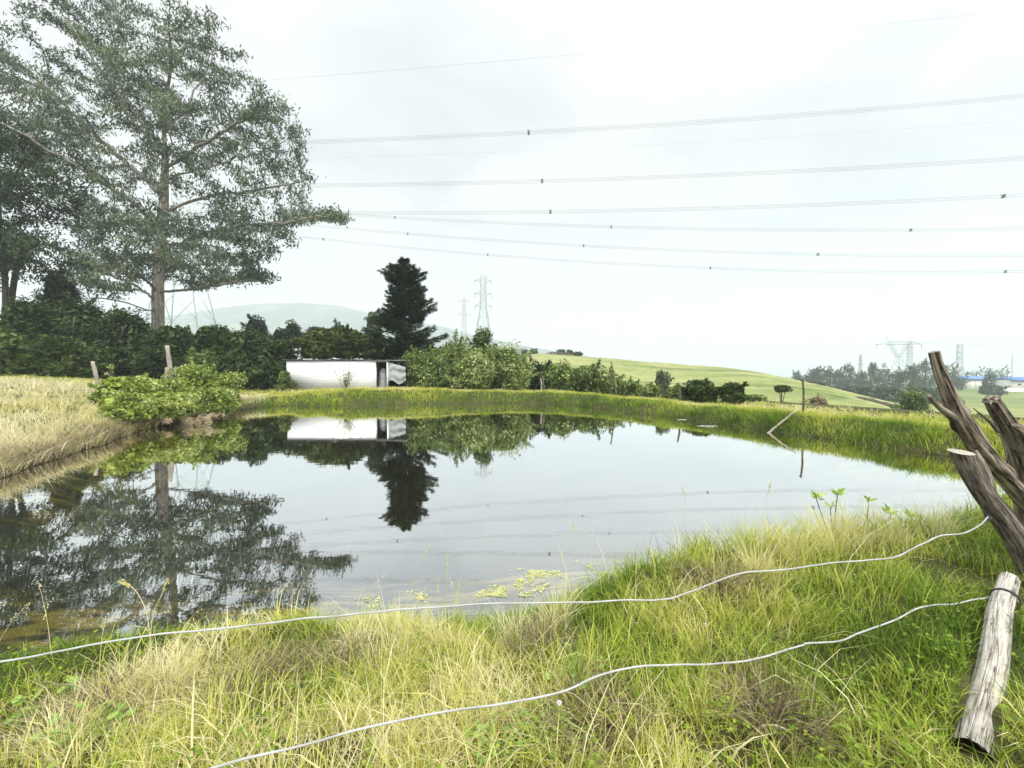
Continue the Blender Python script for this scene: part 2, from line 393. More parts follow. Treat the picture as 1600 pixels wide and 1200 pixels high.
def mat_ground():
    t = NT('ground_soil_and_turf'); p = t.pos()
    sep = t.n('ShaderNodeSeparateXYZ'); t.l(p, sep.inputs[0])
    ln = t.n('ShaderNodeVectorMath', operation='LENGTH'); t.l(p, ln.inputs[0]); r = ln.outputs['Value']
    nb = t.noise(p, .045, 5, .6, .4); nm = t.noise(p, .5, 5, .6); nf = t.noise(p, 7, 5, .65)
    strk = t.noise(t.mapping(p, (.012, .10, .3), (0, 0, math.radians(-14))), 1.6, 5, .62, .5)
    far = t.mix(t.ramp(nb, [(.32, (.12, .165, .05)), (.47, (.19, .225, .08)), (.58, (.28, .275, .12)), (.72, (.34, .31, .17))]),
                t.ramp(strk, [(.34, (.06, .095, .03)), (.44, (.165, .215, .065)), (.6, (.30, .30, .13))]), .65)
    far = t.mix(far, t.ramp(nm, [(.34, (.55, .6, .5)), (.5, (1, 1, 1))]), .6, 'MULTIPLY')
    nearc = t.mix(t.ramp(nf, [(.3, (.018, .017, .009)), (.5, (.04, .045, .014)), (.7, (.09, .08, .035))]), t.ramp(nm, [(.35, (.035, .06, .012)), (.65, (.10, .09, .04))]), .45)
    mid = t.mix(nearc, far, t.math('DIVIDE', t.math('SUBTRACT', r, 36), 20, clamp=True))
    # valley floor far away is darker woodland / fields
    mid = t.mix(mid, t.ramp(t.noise(p, .008, 4), [(.4, (.05, .085, .035)), (.55, (.13, .18, .06)), (.68, (.2, .22, .09))]), t.math('DIVIDE', t.math('SUBTRACT', r, 190), 90, clamp=True))
    alg = t.noise(t.mapping(p, (.55, 1.6, 1), (0, 0, math.radians(18))), 1.5, 6, .62, 1.2)
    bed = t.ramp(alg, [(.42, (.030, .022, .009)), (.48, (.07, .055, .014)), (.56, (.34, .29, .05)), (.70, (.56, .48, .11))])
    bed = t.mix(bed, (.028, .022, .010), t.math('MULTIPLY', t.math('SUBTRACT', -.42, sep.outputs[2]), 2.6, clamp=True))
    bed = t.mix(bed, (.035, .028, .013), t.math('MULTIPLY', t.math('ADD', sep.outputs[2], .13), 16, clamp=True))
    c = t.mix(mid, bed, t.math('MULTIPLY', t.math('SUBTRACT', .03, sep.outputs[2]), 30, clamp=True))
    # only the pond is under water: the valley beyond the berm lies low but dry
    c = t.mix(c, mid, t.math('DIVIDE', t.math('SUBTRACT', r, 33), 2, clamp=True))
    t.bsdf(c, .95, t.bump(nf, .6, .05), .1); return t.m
M['ground'] = mat_ground()
def mat_water():
    t = NT('pond_water'); p = t.pos()
    n1 = t.noise(t.mapping(p, (1.0, 2.6, 1)), 1.7, 3, .5, .3); n2 = t.noise(t.mapping(p, (1, 2, 1)), 9, 2, .5); n3 = t.noise(p, .25, 2)
    calm = t.ramp(n3, [(.35, .25), (.65, 1.0)])
    h = t.math('MULTIPLY', t.math('ADD', n1, t.math('MULTIPLY', n2, .10)), calm)
    bp = t.bump(h, .13, .0075)
    gl = t.n('ShaderNodeBsdfGlossy'); gl.inputs['Roughness'].default_value = .012; gl.inputs['Color'].default_value = (.97, .985, 1, 1); t.l(bp, gl.inputs['Normal'])
    tr = t.n('ShaderNodeBsdfTransparent'); tr.inputs[0].default_value = (.78, .74, .52, 1)
    lw = t.n('ShaderNodeLayerWeight'); lw.inputs['Blend'].default_value = .5
    # facing: 0 looking straight down, 1 at grazing
    f = t.ramp(lw.outputs['Facing'], [(0, .04), (.3, .18), (.5, .48), (.65, .70), (.8, .82), (.92, .92), (1, .95)])
    mx = t.n('ShaderNodeMixShader'); t.l(f, mx.inputs[0]); t.l(tr.outputs[0], mx.inputs[1]); t.l(gl.outputs[0], mx.inputs[2]); t.l(mx.outputs[0], t.out.inputs[0])
    return t.m
M['water'] = mat_water()
def mat_mountain():
    t = NT('mountain_slopes'); p = t.pos()
    n = t.noise(p, .0045, 7, .6, .5); n2 = t.noise(p, .0016, 4)
    c = t.mix(t.ramp(n, [(.38, (.012, .025, .035)), (.5, (.025, .048, .05)), (.57, (.10, .13, .085)), (.66, (.22, .24, .15))]), t.ramp(n2, [(.4, (.02, .035, .035)), (.7, (.10, .13, .08))]), .45)
    t.bsdf(c, .95, None, .1); return t.m
M['mountain'] = mat_mountain()
M['soil'] = mat_plain('ploughed_soil', (.075, .058, .045), .95, .1, 0, .35, 1.2)
M['algae'] = foliage('floating_algae', [(0, (.20, .24, .06)), (.5, (.42, .45, .17)), (1, (.62, .62, .36))], .1, .6, .2, 3, .3)
# ------------------------------------------------------------------ ground, water, mountains
def build_ground():
    rr = np.concatenate([[.0], np.geomspace(.35, 60, 330), np.geomspace(61.5, 9200, 150)])
    fa = np.radians(np.linspace(-68, 68, 430)); ba = np.radians(np.linspace(72, 288, 56))
    ang = np.concatenate([fa, ba]); na = len(ang)
    X = rr[:, None] * np.sin(ang)[None]; Y = rr[:, None] * np.cos(ang)[None]
    Z = ground_h(X.ravel(), Y.ravel())
    V = np.stack([X.ravel(), Y.ravel(), Z], 1)
    i = np.arange(len(rr) - 1)[:, None] * na; j = np.arange(na)[None]; k = (j + 1) % na
    Fq = np.stack([i + j, i + na + j, i + na + k, i + k], -1).reshape(-1, 4)[:, ::-1]
    return raw_mesh('ground', V, [Fq], None, True)
setting('ground', build_ground(), M['ground'], label='grassy ground with pond bed, banks and far hill')
_wp = POND + _nr * .0
_c = POND.mean(0); _sdn = None
def water_mesh():
    # grow the outline outwards a little so it meets the bank
    d = np.roll(POND, -1, 0) - np.roll(POND, 1, 0)
    nr = np.stack([d[:, 1], -d[:, 0]], 1); nr /= np.linalg.norm(nr, axis=1, keepdims=True)
    tst = pond_sd(*(POND + nr * .05).T).mean()
    q = POND + nr * (.12 if tst > 0 else -.12)
    area = np.sum(q[:, 0] * np.roll(q[:, 1], -1) - np.roll(q[:, 0], -1) * q[:, 1])
    if area < 0: q = q[::-1]
    V = np.concatenate([q, np.zeros((len(q), 1))], 1)
    return raw_mesh('pond_water', V, [np.arange(len(q))[None]])
setting('pond_water', water_mesh(), M['water'], label='still pond reflecting the sky and trees')
def mountain(name, prof, D0, D1, D2, label, seed, amp):
    pxs = np.linspace(prof[0][0], prof[-1][0], 260)
    ys = np.interp(pxs, [p[0] for p in prof], [p[1] for p in prof])
    ts = np.linspace(0, 1, 70)
    V = []
    for t in ts:
        D = D0 + (D2 - D0) * t
        tc = (D1 - D0) / (D2 - D0)
        sh = np.sin(np.clip(t / tc, 0, 1) * math.pi / 2) ** 1.25 if t < tc else math.cos((t - tc) / (1 - tc) * math.pi / 2)
        X = (pxs - 800) / F * D1 * (.75 + .25 * D / D1)
        ridge = ZC + (585 - ys) / F * D1
        nz = fbm(X / 420 + seed, np.full_like(X, D / 420), None, seed, 5)
        rd = 1 - np.abs(2 * fbm(X / 700, np.full_like(X, D / 900), None, seed + 8, 3) - 1)
        z = -30 + (ridge + 30) * sh * (1 - amp * (1 - sh * .8) * rd) + (nz - .5) * .14 * ridge * (.25 + sh * (1 - sh) * 3)
        V.append(np.stack([X, np.full_like(X, D), z], 1))
    V = np.concatenate(V); n = len(pxs)
    i = np.arange(len(ts) - 1)[:, None] * n; j = np.arange(n - 1)[None]
    Fq = np.stack([i + j, i + j + 1, i + n + j + 1, i + n + j], -1).reshape(-1, 4)
    setting(name, raw_mesh(name, V, [Fq], None, True), M['mountain'], label=label)
mountain('mountain', [(-900, 560), (-500, 520), (-150, 500), (150, 490), (280, 486), (360, 478), (430, 471), (490, 466), (540, 469), (575, 479), (600, 491), (650, 497), (690, 506), (760, 526), (830, 541), (910, 554), (960, 562), (1050, 578), (1150, 588)], 1300, 2200, 3200, 'long mountain fading into haze behind the white shed', 3, .45)
mountain('distant_hills', [(900, 588), (1000, 581), (1100, 578), (1180, 576), (1250, 576), (1330, 580), (1450, 583), (1600, 579), (1800, 574), (2100, 580), (2400, 588)], 4200, 5200, 6400, 'low blue hills on the right horizon', 11, .3)
# dark bank of cut earth near the hill top and the ploughed patch at the hill foot: sheets laid on the ground
def sheet(name, poly, mat, lift, label, sub=26):
    poly = np.array(poly); lo, hi = poly.min(0), poly.max(0)
    gx, gy = np.meshgrid(np.linspace(lo[0], hi[0], sub), np.linspace(lo[1], hi[1], sub)); gx = gx.ravel(); gy = gy.ravel()
    ctr = (lo + hi) / 2; hw = (hi - lo) / 2
    q = np.hypot((gx - ctr[0]) / hw[0], (gy - ctr[1]) / hw[1]) + (fbm(gx / hw[0] * 2, gy / hw[1] * 2, None, 4, 3) - .5) * .6
    z = ground_h(gx, gy) + lift * np.clip((1 - q) * 3, -.6, 1) + (fbm(gx * .8, gy * .8, None, 6, 3) - .5) * .4 * (q < .9)
    V = np.stack([gx, gy, z], 1)
    i = np.arange(sub - 1)[:, None] * sub; j = np.arange(sub - 1)[None]
    Fq = np.stack([i + j, i + j + 1, i + sub + j + 1, i + sub + j], -1).reshape(-1, 4)
    Fq = Fq[(q[Fq] < 1).all(1)]
    setting(name, raw_mesh(name, V, [Fq], None, False), mat, label=label)
_a, _b = at(1336, 630, 76), at(1410, 630, 76)
sheet('ploughed_soil', [(_a[0], 71), (_b[0], 80)], M['soil'], .25, 'bare ploughed soil at the foot of the hill')
_a, _b = at(852, 555, 136), at(896, 555, 136)
sheet('earth_bank', [(_a[0], 133), (_b[0], 137)], M['soil'], .7, 'dark cut earth bank near the hill top')
# ------------------------------------------------------------------ grass
def blades(p, h, w, az, bend, tint, seg=3, tipw=.08):
    """p (N,3) roots; returns V,F,t"""
    N = len(p); ts = np.linspace(0, 1, seg + 1)
    fac = az + math.pi / 2 + rng.normal(0, .5, N)
    sx, sy = np.cos(fac), np.sin(fac)
    V = np.empty((N, seg + 1, 2, 3))
    for k, t in enumerate(ts):
        out = h * bend * t ** 1.7
        zz = h * t * np.sqrt(np.clip(1 - (bend * t ** .9) ** 2 * .72, .05, 1))
        c = np.stack([p[:, 0] + np.cos(az) * out, p[:, 1] + np.sin(az) * out, p[:, 2] + zz], 1)
        hw = w * .5 * ((1 - t ** 1.8) * (1 - tipw) + tipw)
        o = np.stack([sx * hw, sy * hw, np.zeros(N)], 1)
        V[:, k, 0] = c - o; V[:, k, 1] = c + o
    base = np.arange(N)[:, None] * (2 * (seg + 1)); kk = np.arange(seg)[None] * 2
    Fq = np.stack([base + kk, base + kk + 1, base + kk + 3, base + kk + 2], -1).reshape(-1, 4)
    tt = np.repeat(np.clip(tint, 0, 1), 2 * (seg + 1))
    return V.reshape(-1, 3), Fq, tt
LOGA, LOGB = at(1519, 1176, 1.56)[:2], at(1577, 905, 2.62)[:2]
def clear_of_logs(x, y):
    e = LOGB - LOGA; t = np.clip(((x - LOGA[0]) * e[0] + (y - LOGA[1]) * e[1]) / (e @ e), -.04, 1.04)
    return np.hypot(x - LOGA[0] - t * e[0], y - LOGA[1] - t * e[1]) > .062
def tufts(cx, cy, nb, rad, h, w, tint, bendmu=.35, hvar=.3, tvar=.1, sdmin=.0, lean=None):
    """expand tuft centres to blades"""
    idx = np.repeat(np.arange(len(cx)), nb)
    N = len(idx)
    a = rng.uniform(0, 2 * math.pi, N); q = np.sqrt(rng.uniform(0, 1, N)) * rad[idx]
    x = cx[idx] + np.cos(a) * q; y = cy[idx] + np.sin(a) * q
    sd = pond_sd(x, y); keep = (sd > sdmin) & clear_of_logs(x, y)
    idx, a, x, y, sd, q = idx[keep], a[keep], x[keep], y[keep], sd[keep], q[keep]; N = len(idx)
    z = ground_h(x, y, sd) - .01
    hh = h[idx] * np.clip(rng.normal(1, hvar, N), .25, 1.9)
    az = a + rng.normal(0, .7, N)
    if lean is not None:
        la = lean[idx] + rng.normal(0, .5, N); az = np.where(rng.random(N) < .55, la, az)
    bend = np.clip(rng.normal(bendmu, .22, N) + .25 * q / np.maximum(rad[idx], .01), .02, .97)
    ti = tint[idx] + rng.normal(0, tvar, N)
    return blades(np.stack([x, y, z], 1), hh, w[idx] * np.clip(np.exp(rng.normal(-.05, .42, N)), .5, 2.3), az, bend, ti)
def gauss(x, y, cx, cy, sx, sy): return np.exp(-((x - cx) / sx) ** 2 - ((y - cy) / sy) ** 2)
def pick(n, x0, x1, y0, y1, dens):
    x = rng.uniform(x0, x1, n); y = rng.uniform(y0, y1, n)
    k = rng.random(n) < dens(x, y); return x[k], y[k]
def near_tint(x, y):
    t = .40 + (fbm(x * 1.9, y * 1.9, None, 31, 3) - .5) * 1.05
    t += .20 * gauss(x, y, -.3, 2.2, 1.3, .8) + .34 * gauss(x, y, -2.0, 2.2, .45, .5) + .25 * gauss(x, y, -.9, 2.6, .35, .3) + .16 * gauss(x, y, -1.6, 1.3, 1.3, .5)
    t += .12 * gauss(x, y, 2.5, 3.4, 1.4, .5)
    t -= .02 * sstep(.2, 1.4, x) + .05 * gauss(x, y, 1.6, 1.7, .9, .6) + .35 * gauss(x, y, -1.25, 2.75, .35, .25) + .22 * gauss(x, y, 1.3, 4.0, .9, .45) + .3 * gauss(x, y, .1, 2.15, .28, .25) + .25 * gauss(x, y, -3.1, 2.3, .7, .5) + .2 * gauss(x, y, 2.6, 2.2, .5, .6)
    return np.clip(t, .12, .98)
def near_h(x, y, sd):
    r = np.hypot(x, y)
    h = .08 + .13 * (fbm(x * 1.6, y * 1.6, None, 41, 3)) + .05 * sstep(1.0, .1, sd) + .08 * gauss(x, y, -.4, 2.2, 1.2, .5) + .10 * gauss(x, y, 2.6, 3.6, 1.3, .7) + .10 * gauss(x, y, -2, 2.25, .4, .35)
    h -= .05 * gauss(x, y, 1.3, 1.5, 1.2, .6) + .04 * gauss(x, y, -1.8, 1.2, 1.2, .4) + .09 * gauss(x, y, -3.2, 2.5, 1.2, .5)
    h *= 1 - .42 * sstep(1.1, .2, x) * sstep(1.9, 2.5, y)
    return np.clip(h, .05, .32)
HOL = [(*at(px, py, D)[:2], sx, sy) for px, py, D, sx, sy in ((505, 1045, 2.3, .16, .1), (1120, 985, 2.85, .14, .09), (370, 1095, 2.05, .1, .07), (860, 1020, 2.4, .08, .06), (130, 1085, 2.0, .12, .07), (1210, 1120, 1.7, .1, .07), (930, 1110, 1.75, .07, .05), (440, 1060, 2.2, .12, .07))]
def hollows(x, y):
    r = np.zeros(len(x))
    for hx, hy, sx, sy in HOL: r = np.maximum(r, gauss(x, y, hx, hy, sx, sy))
    return r
def grass_near():
    mb = MB()
    dens = lambda x, y: np.clip((2.6 / (np.hypot(x, y) + .1)) ** 1.5, .10, 1) * (np.hypot(x, y) > .55)
    x, y = pick(25000, -7.5, 10.5, .2, 7.6, dens)
    sd = pond_sd(x, y); k = (sd > -.02) & (sd < 12) & (y < 7.4) & (rng.random(len(x)) < np.clip((fbm(x * 3.2, y * 3.2, None, 37, 2) - .27) * 5 + .5 * sstep(.2, 1.2, x), .2, 1) * (1 - .85 * hollows(x, y))); x, y, sd = x[k], y[k], sd[k]
    n = len(x); h = near_h(x, y, sd); ti = near_tint(x, y) + rng.normal(0, .09, n)
    V, Fq, t = tufts(x, y, rng.integers(14, 34, n), rng.uniform(.05, .16, n), h, np.full(n, .0041), ti, .55, .38, .13, -.03, rng.uniform(0, 6.3, n))
    mb.add(V, Fq, t)
    # short under-storey that closes the turf
    x, y = pick(52000, -6.5, 9.5, .4, 7, lambda x, y: np.clip((2.2 / (np.hypot(x, y) + .1)) ** 2, .05, 1))
    sd = pond_sd(x, y); k = sd > .0; x, y = x[k], y[k]; n = len(x)
    V, Fq, t = tufts(x, y, rng.integers(4, 8, n), np.full(n, .08), rng.uniform(.05, .13, n), np.full(n, .005), near_tint(x, y) - .06, .6, .3, .16, .0)
    mb.add(V, Fq, t)
    # small round leaves of clover and other low herbs among the turf
    x, y = pick(30000, -5, 7, .8, 5.5, lambda x, y: np.clip((fbm(x * 1.7, y * 1.7, None, 83, 2) - .5) * 6, 0, 1) * np.clip((2.2 / (np.hypot(x, y) + .1)) ** 1.5, .05, 1))
    sd = pond_sd(x, y); k = (sd > .15) & clear_of_logs(x, y); x, y = x[k], y[k]; n = len(x); z = ground_h(x, y) + rng.uniform(.03, .13, n)
    an = rng.uniform(0, 6.28, n)
    for q in range(3):
        dv = np.stack([np.cos(an + q * 2.1), np.sin(an + q * 2.1), rng.normal(.1, .15, n)], 1); Ls = rng.uniform(.010, .022, n)
        V, Fq = leaves(np.stack([x, y, z], 1) + dv * (Ls * .5)[:, None], dv, np.stack([rng.normal(0, .3, n), rng.normal(0, .3, n), np.ones(n)], 1), Ls, Ls * .85)
        mb.add(V, Fq, np.repeat(np.clip(rng.normal(.27, .08, n), 0, 1), 4))
    # matted, lodged dry blades lying over the turf
    x, y = pick(2200, -5, 7, .8, 5.4, lambda x, y: np.clip(near_tint(x, y) * 1.2 - .25, 0, 1))
    sd = pond_sd(x, y); k = sd > .05; x, y = x[k], y[k]; n = len(x)
    V, Fq, t = tufts(x, y, rng.integers(3, 7, n), np.full(n, .1), rng.uniform(.14, .34, n), np.full(n, .004), np.full(n, .88), .85, .3, .1, .0, rng.uniform(0, 6.3, n))
    mb.add(V, Fq, t)
    # pale straw clumps
    cl_ = np.array([at(px, py, D)[:2] for px, py, D in ((205, 1075, 2.15), (235, 1090, 2.1), (262, 1075, 2.2), (180, 1110, 2.0), (560, 1010, 2.55), (620, 1000, 2.6), (655, 1010, 2.55), (690, 1020, 2.5), (590, 1060, 2.25), (800, 1000, 2.6), (850, 1010, 2.55), (870, 985, 2.75), (1180, 960, 3.0), (1240, 940, 3.2), (1300, 925, 3.3), (1340, 910, 3.4), (1400, 900, 3.4), (1460, 890, 3.4), (90, 1150, 1.75), (330, 1130, 1.9))])
    m_ = len(cl_); V, Fq, t = tufts(cl_[:, 0], cl_[:, 1], np.full(m_, 150), rng.uniform(.07, .13, m_), rng.uniform(.19, .31, m_) * np.where(cl_[:, 0] < .5, .85, 1), np.full(m_, .0036), rng.uniform(.78, .98, m_), .4, .3, .1, .0)
    mb.add(V, Fq, t)
    # tall thin stalks standing above the sward, with seed heads
    x, y = pick(330, -4.5, 8, 1.6, 7, lambda x, y: sstep(1.6, .2, pond_sd(x, y)) * .8 + .05)
    sd = pond_sd(x, y); k = sd > .02; x, y = x[k], y[k]; n = len(x)
    z = ground_h(x, y); hh = rng.uniform(.25, .55, n); az = rng.uniform(0, 6.28, n); bd = np.clip(rng.normal(.3, .16, n), .03, .8)
    V, Fq, t = blades(np.stack([x, y, z], 1), hh, np.full(n, .0034), az, bd, rng.uniform(.6, 1, n), 5, .5)
    mb.add(V, Fq, t)
    tips = V.reshape(n, 6, 2, 3).mean(2); tip = tips[:, 5]; dr = unit(tips[:, 5] - tips[:, 4])
    m = 9
    pp = np.repeat(tip, m, 0) - np.repeat(dr, m, 0) * rng.uniform(0, .11, n * m)[:, None] + rng.normal(0, .006, (n * m, 3))
    dd = np.repeat(dr, m, 0) + rng.normal(0, .45, (n * m, 3))
    Lv, Lf = leaves(pp, dd, rng.normal(0, 1, (n * m, 3)), rng.uniform(.012, .024, n * m), .006)
    mb.add(Lv, Lf, np.repeat(rng.uniform(.65, .95, n), 4 * m))
    # reeds and sprouts standing in the shallows
    x, y = pick(900, -4, 5, 2.4, 6, lambda x, y: ((pond_sd(x, y) < 0) & (pond_sd(x, y) > -.55)) * .35)
    n = len(x); V, Fq, t = blades(np.stack([x, y, np.full(n, -.05)], 1), rng.uniform(.08, .24, n), np.full(n, .005), rng.uniform(0, 6.28, n), rng.uniform(.05, .4, n), rng.uniform(.25, .6, n))
    mb.add(V, Fq, t)
    setting('foreground_grass', mb.mesh('foreground_grass'), M['grass'], 'stuff', 'mixed green and straw coloured grass on the near bank')
grass_near()
def dead_mat():
    mb = MB()
    for hx, hy, sx, sy in HOL:
        n = 90; x = rng.normal(hx, sx * .75, n); y = rng.normal(hy, sy * .9, n)
        V, Fq, t = tufts(x, y, rng.integers(8, 14, n), rng.uniform(.04, .1, n), rng.uniform(.08, .24, n), np.full(n, .0042), rng.uniform(.0, .6, n), .8, .35, .15, .0)
        mb.add(V, Fq, t)
    setting('dead_grass', mb.mesh('dead_grass'), M['thatch'], 'stuff', 'brown matted dead grass in the hollows of the near bank')
dead_mat()
def grass_field():
    mb = MB()
    x, y = pick(70000, -46, -9.5, 5, 40, lambda x, y: np.clip((14 / np.hypot(x, y)) ** 1.6, .08, 1) * (.55 + .45 * (pond_sd(x, y) < 1.3)) * ((x / y) > -1.9) * ((x + 5) / y < -.42))
    sd = pond_sd(x, y); k = sd > -.05; x, y, sd = x[k], y[k], sd[k]
    k = (sd > .4) | (rng.random(len(x)) < .3); x, y, sd = x[k], y[k], sd[k]
    n = len(x); r = np.hypot(x, y)
    green = sstep(25, 31, y) * .38
    ti = .95 + (fbm(x * .35, y * .35, None, 51, 3) - .5) * .42 - green - .25 * sstep(.8, .1, sd) * (fbm(x, y, None, 57, 2) > .5)
    h = (.17 + .22 * fbm(x * .5, y * .5, None, 53, 3)) * (1 - .5 * sstep(24, 32, y)) + .12 * sstep(1.5, .2, sd)
    V, Fq, t = tufts(x, y, rng.integers(7, 13, n), rng.uniform(.12, .34, n), h, np.clip(.0008 * r, .006, .026), ti, .62, .3, .08, .0, np.where(sd < 1.2, rng.normal(-.55, .7, n), rng.normal(-.6, 1.4, n)))
    mb.add(V, Fq, t)
    setting('dry_field_grass', mb.mesh('dry_field_grass'), M['grass'], 'stuff', 'pale dry grass over the left field and bank')
grass_field()
def thatch():
    mb = MB(); x, y = pick(60000, -18, -9, 4.5, 25, lambda x, y: (pond_sd(x, y) < .7) * (pond_sd(x, y) > .02) * ((x + 5) / y < -.42) * .55)
    n = len(x); sd = pond_sd(x, y); V, Fq, t = tufts(x, y, rng.integers(6, 11, n), rng.uniform(.1, .25, n), rng.uniform(.16, .38, n), np.clip(.0008 * np.hypot(x, y), .006, .02), .50 + .5 * fbm(x * 1.3, y * 1.3, None, 77, 3) - .25 * sstep(.4, .05, sd), .75, .3, .16, .0, rng.normal(-.5, .8, n))
    mb.add(V, Fq, t); setting('bank_thatch', mb.mesh('bank_thatch'), M['thatch'], 'stuff', 'matted dead grass hanging over the edge of the left bank')
thatch()
def grass_bank():
    mb = MB()
    x, y = pick(120000, -17.5, 22, 5.5, 42, lambda x, y: np.clip((13 / np.hypot(x, y)) ** 1.3, .12, 1) * np.clip(1.25 - pond_sd(x, y) / 8, 0.0, 1) * ((x + 5) / y > -.46))
    sd = pond_sd(x, y); k = (sd > -.08) & (sd < 10) & ((x > 10.2) | (y > 9.5)); x, y, sd = x[k], y[k], sd[k]
    n = len(x); r = np.hypot(x, y)
    ti = .30 + .36 * sstep(.4, 1.8, sd) + (fbm(x * .6, y * .6, None, 61, 3) - .5) * .7 - .10 * sstep(.5, .0, sd)
    h = .07 + .20 * fbm(x * .9, y * .9, None, 63, 3) + .05 * sstep(1.3, .2, sd)
    V, Fq, t = tufts(x, y, rng.integers(6, 11, n), rng.uniform(.1, .26, n), h, np.clip(.0009 * r, .008, .03), ti, .5, .3, .09, -.12)
    mb.add(V, Fq, t)
    setting('bank_grass', mb.mesh('bank_grass'), M['grass'], 'stuff', 'green and yellow grass along the far and right banks')
grass_bank()
def algae():
    mb = MB()
    for px, py, rx, ry, n in ((830, 905, .30, .26, 4200), (770, 925, .2, .1, 1200), (920, 890, .25, .2, 2400), (620, 940, .35, .15, 1800), (1050, 868, .3, .16, 1200), (1105, 664, .5, .2, 0)):
        c = on_plane(px, py)
        a = rng.uniform(0, 6.28, n); q = np.sqrt(rng.random(n)) * (1 + .3 * np.sin(3 * a + px))
        x = c[0] + rx * q * np.cos(a); y = c[1] + ry * q * np.sin(a)
        k = rng.random(n) < np.clip((fbm(x * 7, y * 7, None, 71, 3) - .46) * 5, 0, .5); x, y = x[k], y[k]; m = len(x)
        if not m: continue
        ang = rng.uniform(0, 6.28, m)
        V, Fq = leaves(np.stack([x, y, rng.uniform(.003, .007, m)], 1), np.stack([np.cos(ang), np.sin(ang), np.zeros(m)], 1), np.tile([0, 0, 1.], (m, 1)), rng.uniform(.008, .03, m), rng.uniform(.006, .016, m))
        mb.add(V, Fq, np.repeat(rng.uniform(.2, 1, m), 4))
    setting('floating_algae', mb.mesh('floating_algae'), M['algae'], 'stuff', 'pale green algae floating by the near shore')
algae()
exec_trees = True
# ------------------------------------------------------------------ trees
def colonize(nodes, parents, att, step, infl, kill, iters=120):
    nodes = [np.asarray(n, float) for n in nodes]; parents = list(parents)
    att = att.copy(); N = np.array(nodes)
    near_i = np.zeros(len(att), int); near_d = np.full(len(att), 1e9)
    def upd(start):
        for s in range(start, len(N), 400):
            d = np.linalg.norm(att[:, None] - N[None, s:s + 400], axis=2); j = d.argmin(1); dm = d[np.arange(len(att)), j]
            b = dm < near_d; near_d[b] = dm[b]; near_i[b] = j[b] + s
    upd(0)
    for it in range(iters):
        live = near_d > kill
        att, near_i, near_d = att[live], near_i[live], near_d[live]
        if not len(att): break
        ok = near_d < infl
        if not ok.any(): break
        ids = np.unique(near_i[ok]); new = []
        for i in ids:
            sel = ok & (near_i == i)
            d = unit(att[sel] - N[i]).sum(0) + rng.normal(0, .12, 3); d = d / (np.linalg.norm(d) + 1e-9)
            new.append((N[i] + d * step, i))
        st = len(N)
        N = np.concatenate([N, [q[0] for q in new]]); parents += [q[1] for q in new]
        upd(st)
        if len(N) > 9000: break
    return N, np.array(parents)
def skeleton_mesh(name, N, par, tip=.03, power=2.3, rmax=None, rfix=None, off=(0, 0, 0), smallest=0.0):
    n = len(N); ch = [[] for _ in range(n)]
    for i in range(n):
        if par[i] >= 0: ch[par[i]].append(i)
    r = np.zeros(n)
    order = np.argsort(np.array(depth_of(par)))[::-1]
    for i in order:
        r[i] = tip if not ch[i] else (sum(r[c] ** power for c in ch[i])) ** (1 / power)
    if rmax: r = tip + (r - tip) * ((rmax - tip) / (r.max() - tip))
    if rfix is not None:
        for k, v in rfix.items(): r[k] = max(r[k], v)
    mb = MB(); done = set()
    starts = [i for i in range(n) if par[i] < 0]
    stack = [(s, None) for s in starts]
    while stack:
        s, pr = stack.pop()
        chain = [] if pr is None else [pr]
        i = s
        while True:
            chain.append(i)
            if not ch[i]: break
            cs = sorted(ch[i], key=lambda c: -r[c])
            for c in cs[1:]: stack.append((c, i))
            i = cs[0]
        if len(chain) < 2: continue
        rad = r[chain].copy()
        if pr is not None: rad[0] = min(rad[0], rad[1] * 1.25)
        if rad.max() < smallest: continue
        big = rad.max()
        mb.tube(N[chain], rad, 12 if big > .3 else 7 if big > .08 else 4, .5)
    return mb.mesh(name, True, off), r
def depth_of(par):
    d = np.zeros(len(par), int)
    for i in range(len(par)):
        if par[i] >= 0: d[i] = d[par[i]] + 1
    return d
def in_poly(x, y, poly):
    ins = np.zeros(len(x), bool); n = len(poly)
    for i in range(n):
        x0, y0 = poly[i]; x1, y1 = poly[(i + 1) % n]
        c = ((y0 > y) != (y1 > y))
        with np.errstate(divide='ignore', invalid='ignore'):
            ins ^= c & (x < (x1 - x0) * (y - y0) / (y1 - y0 + 1e-12) + x0)
    return ins
def seeds_from(limbs, D, step):
    """limbs: list of list of (px,py,dD); first is the trunk. returns nodes,parents"""
    nodes, par = [], []
    for li, L in enumerate(limbs):
        pts = np.array([at(px, py, D + dd) for px, py, dd in L])
        ln = np.linalg.norm(np.diff(pts, axis=0), axis=1).sum()
        s = spline(pts, max(3, int(ln / step)))
        if li: 
            s[1:-1] += rng.normal(0, step * .12, s[1:-1].shape)
            j = int(np.argmin(np.linalg.norm(np.array(nodes) - s[0], axis=1))); prev = j; s = s[1:]
        else: prev = -1
        for q in s:
            nodes.append(q); par.append(prev); prev = len(nodes) - 1
    return nodes, par
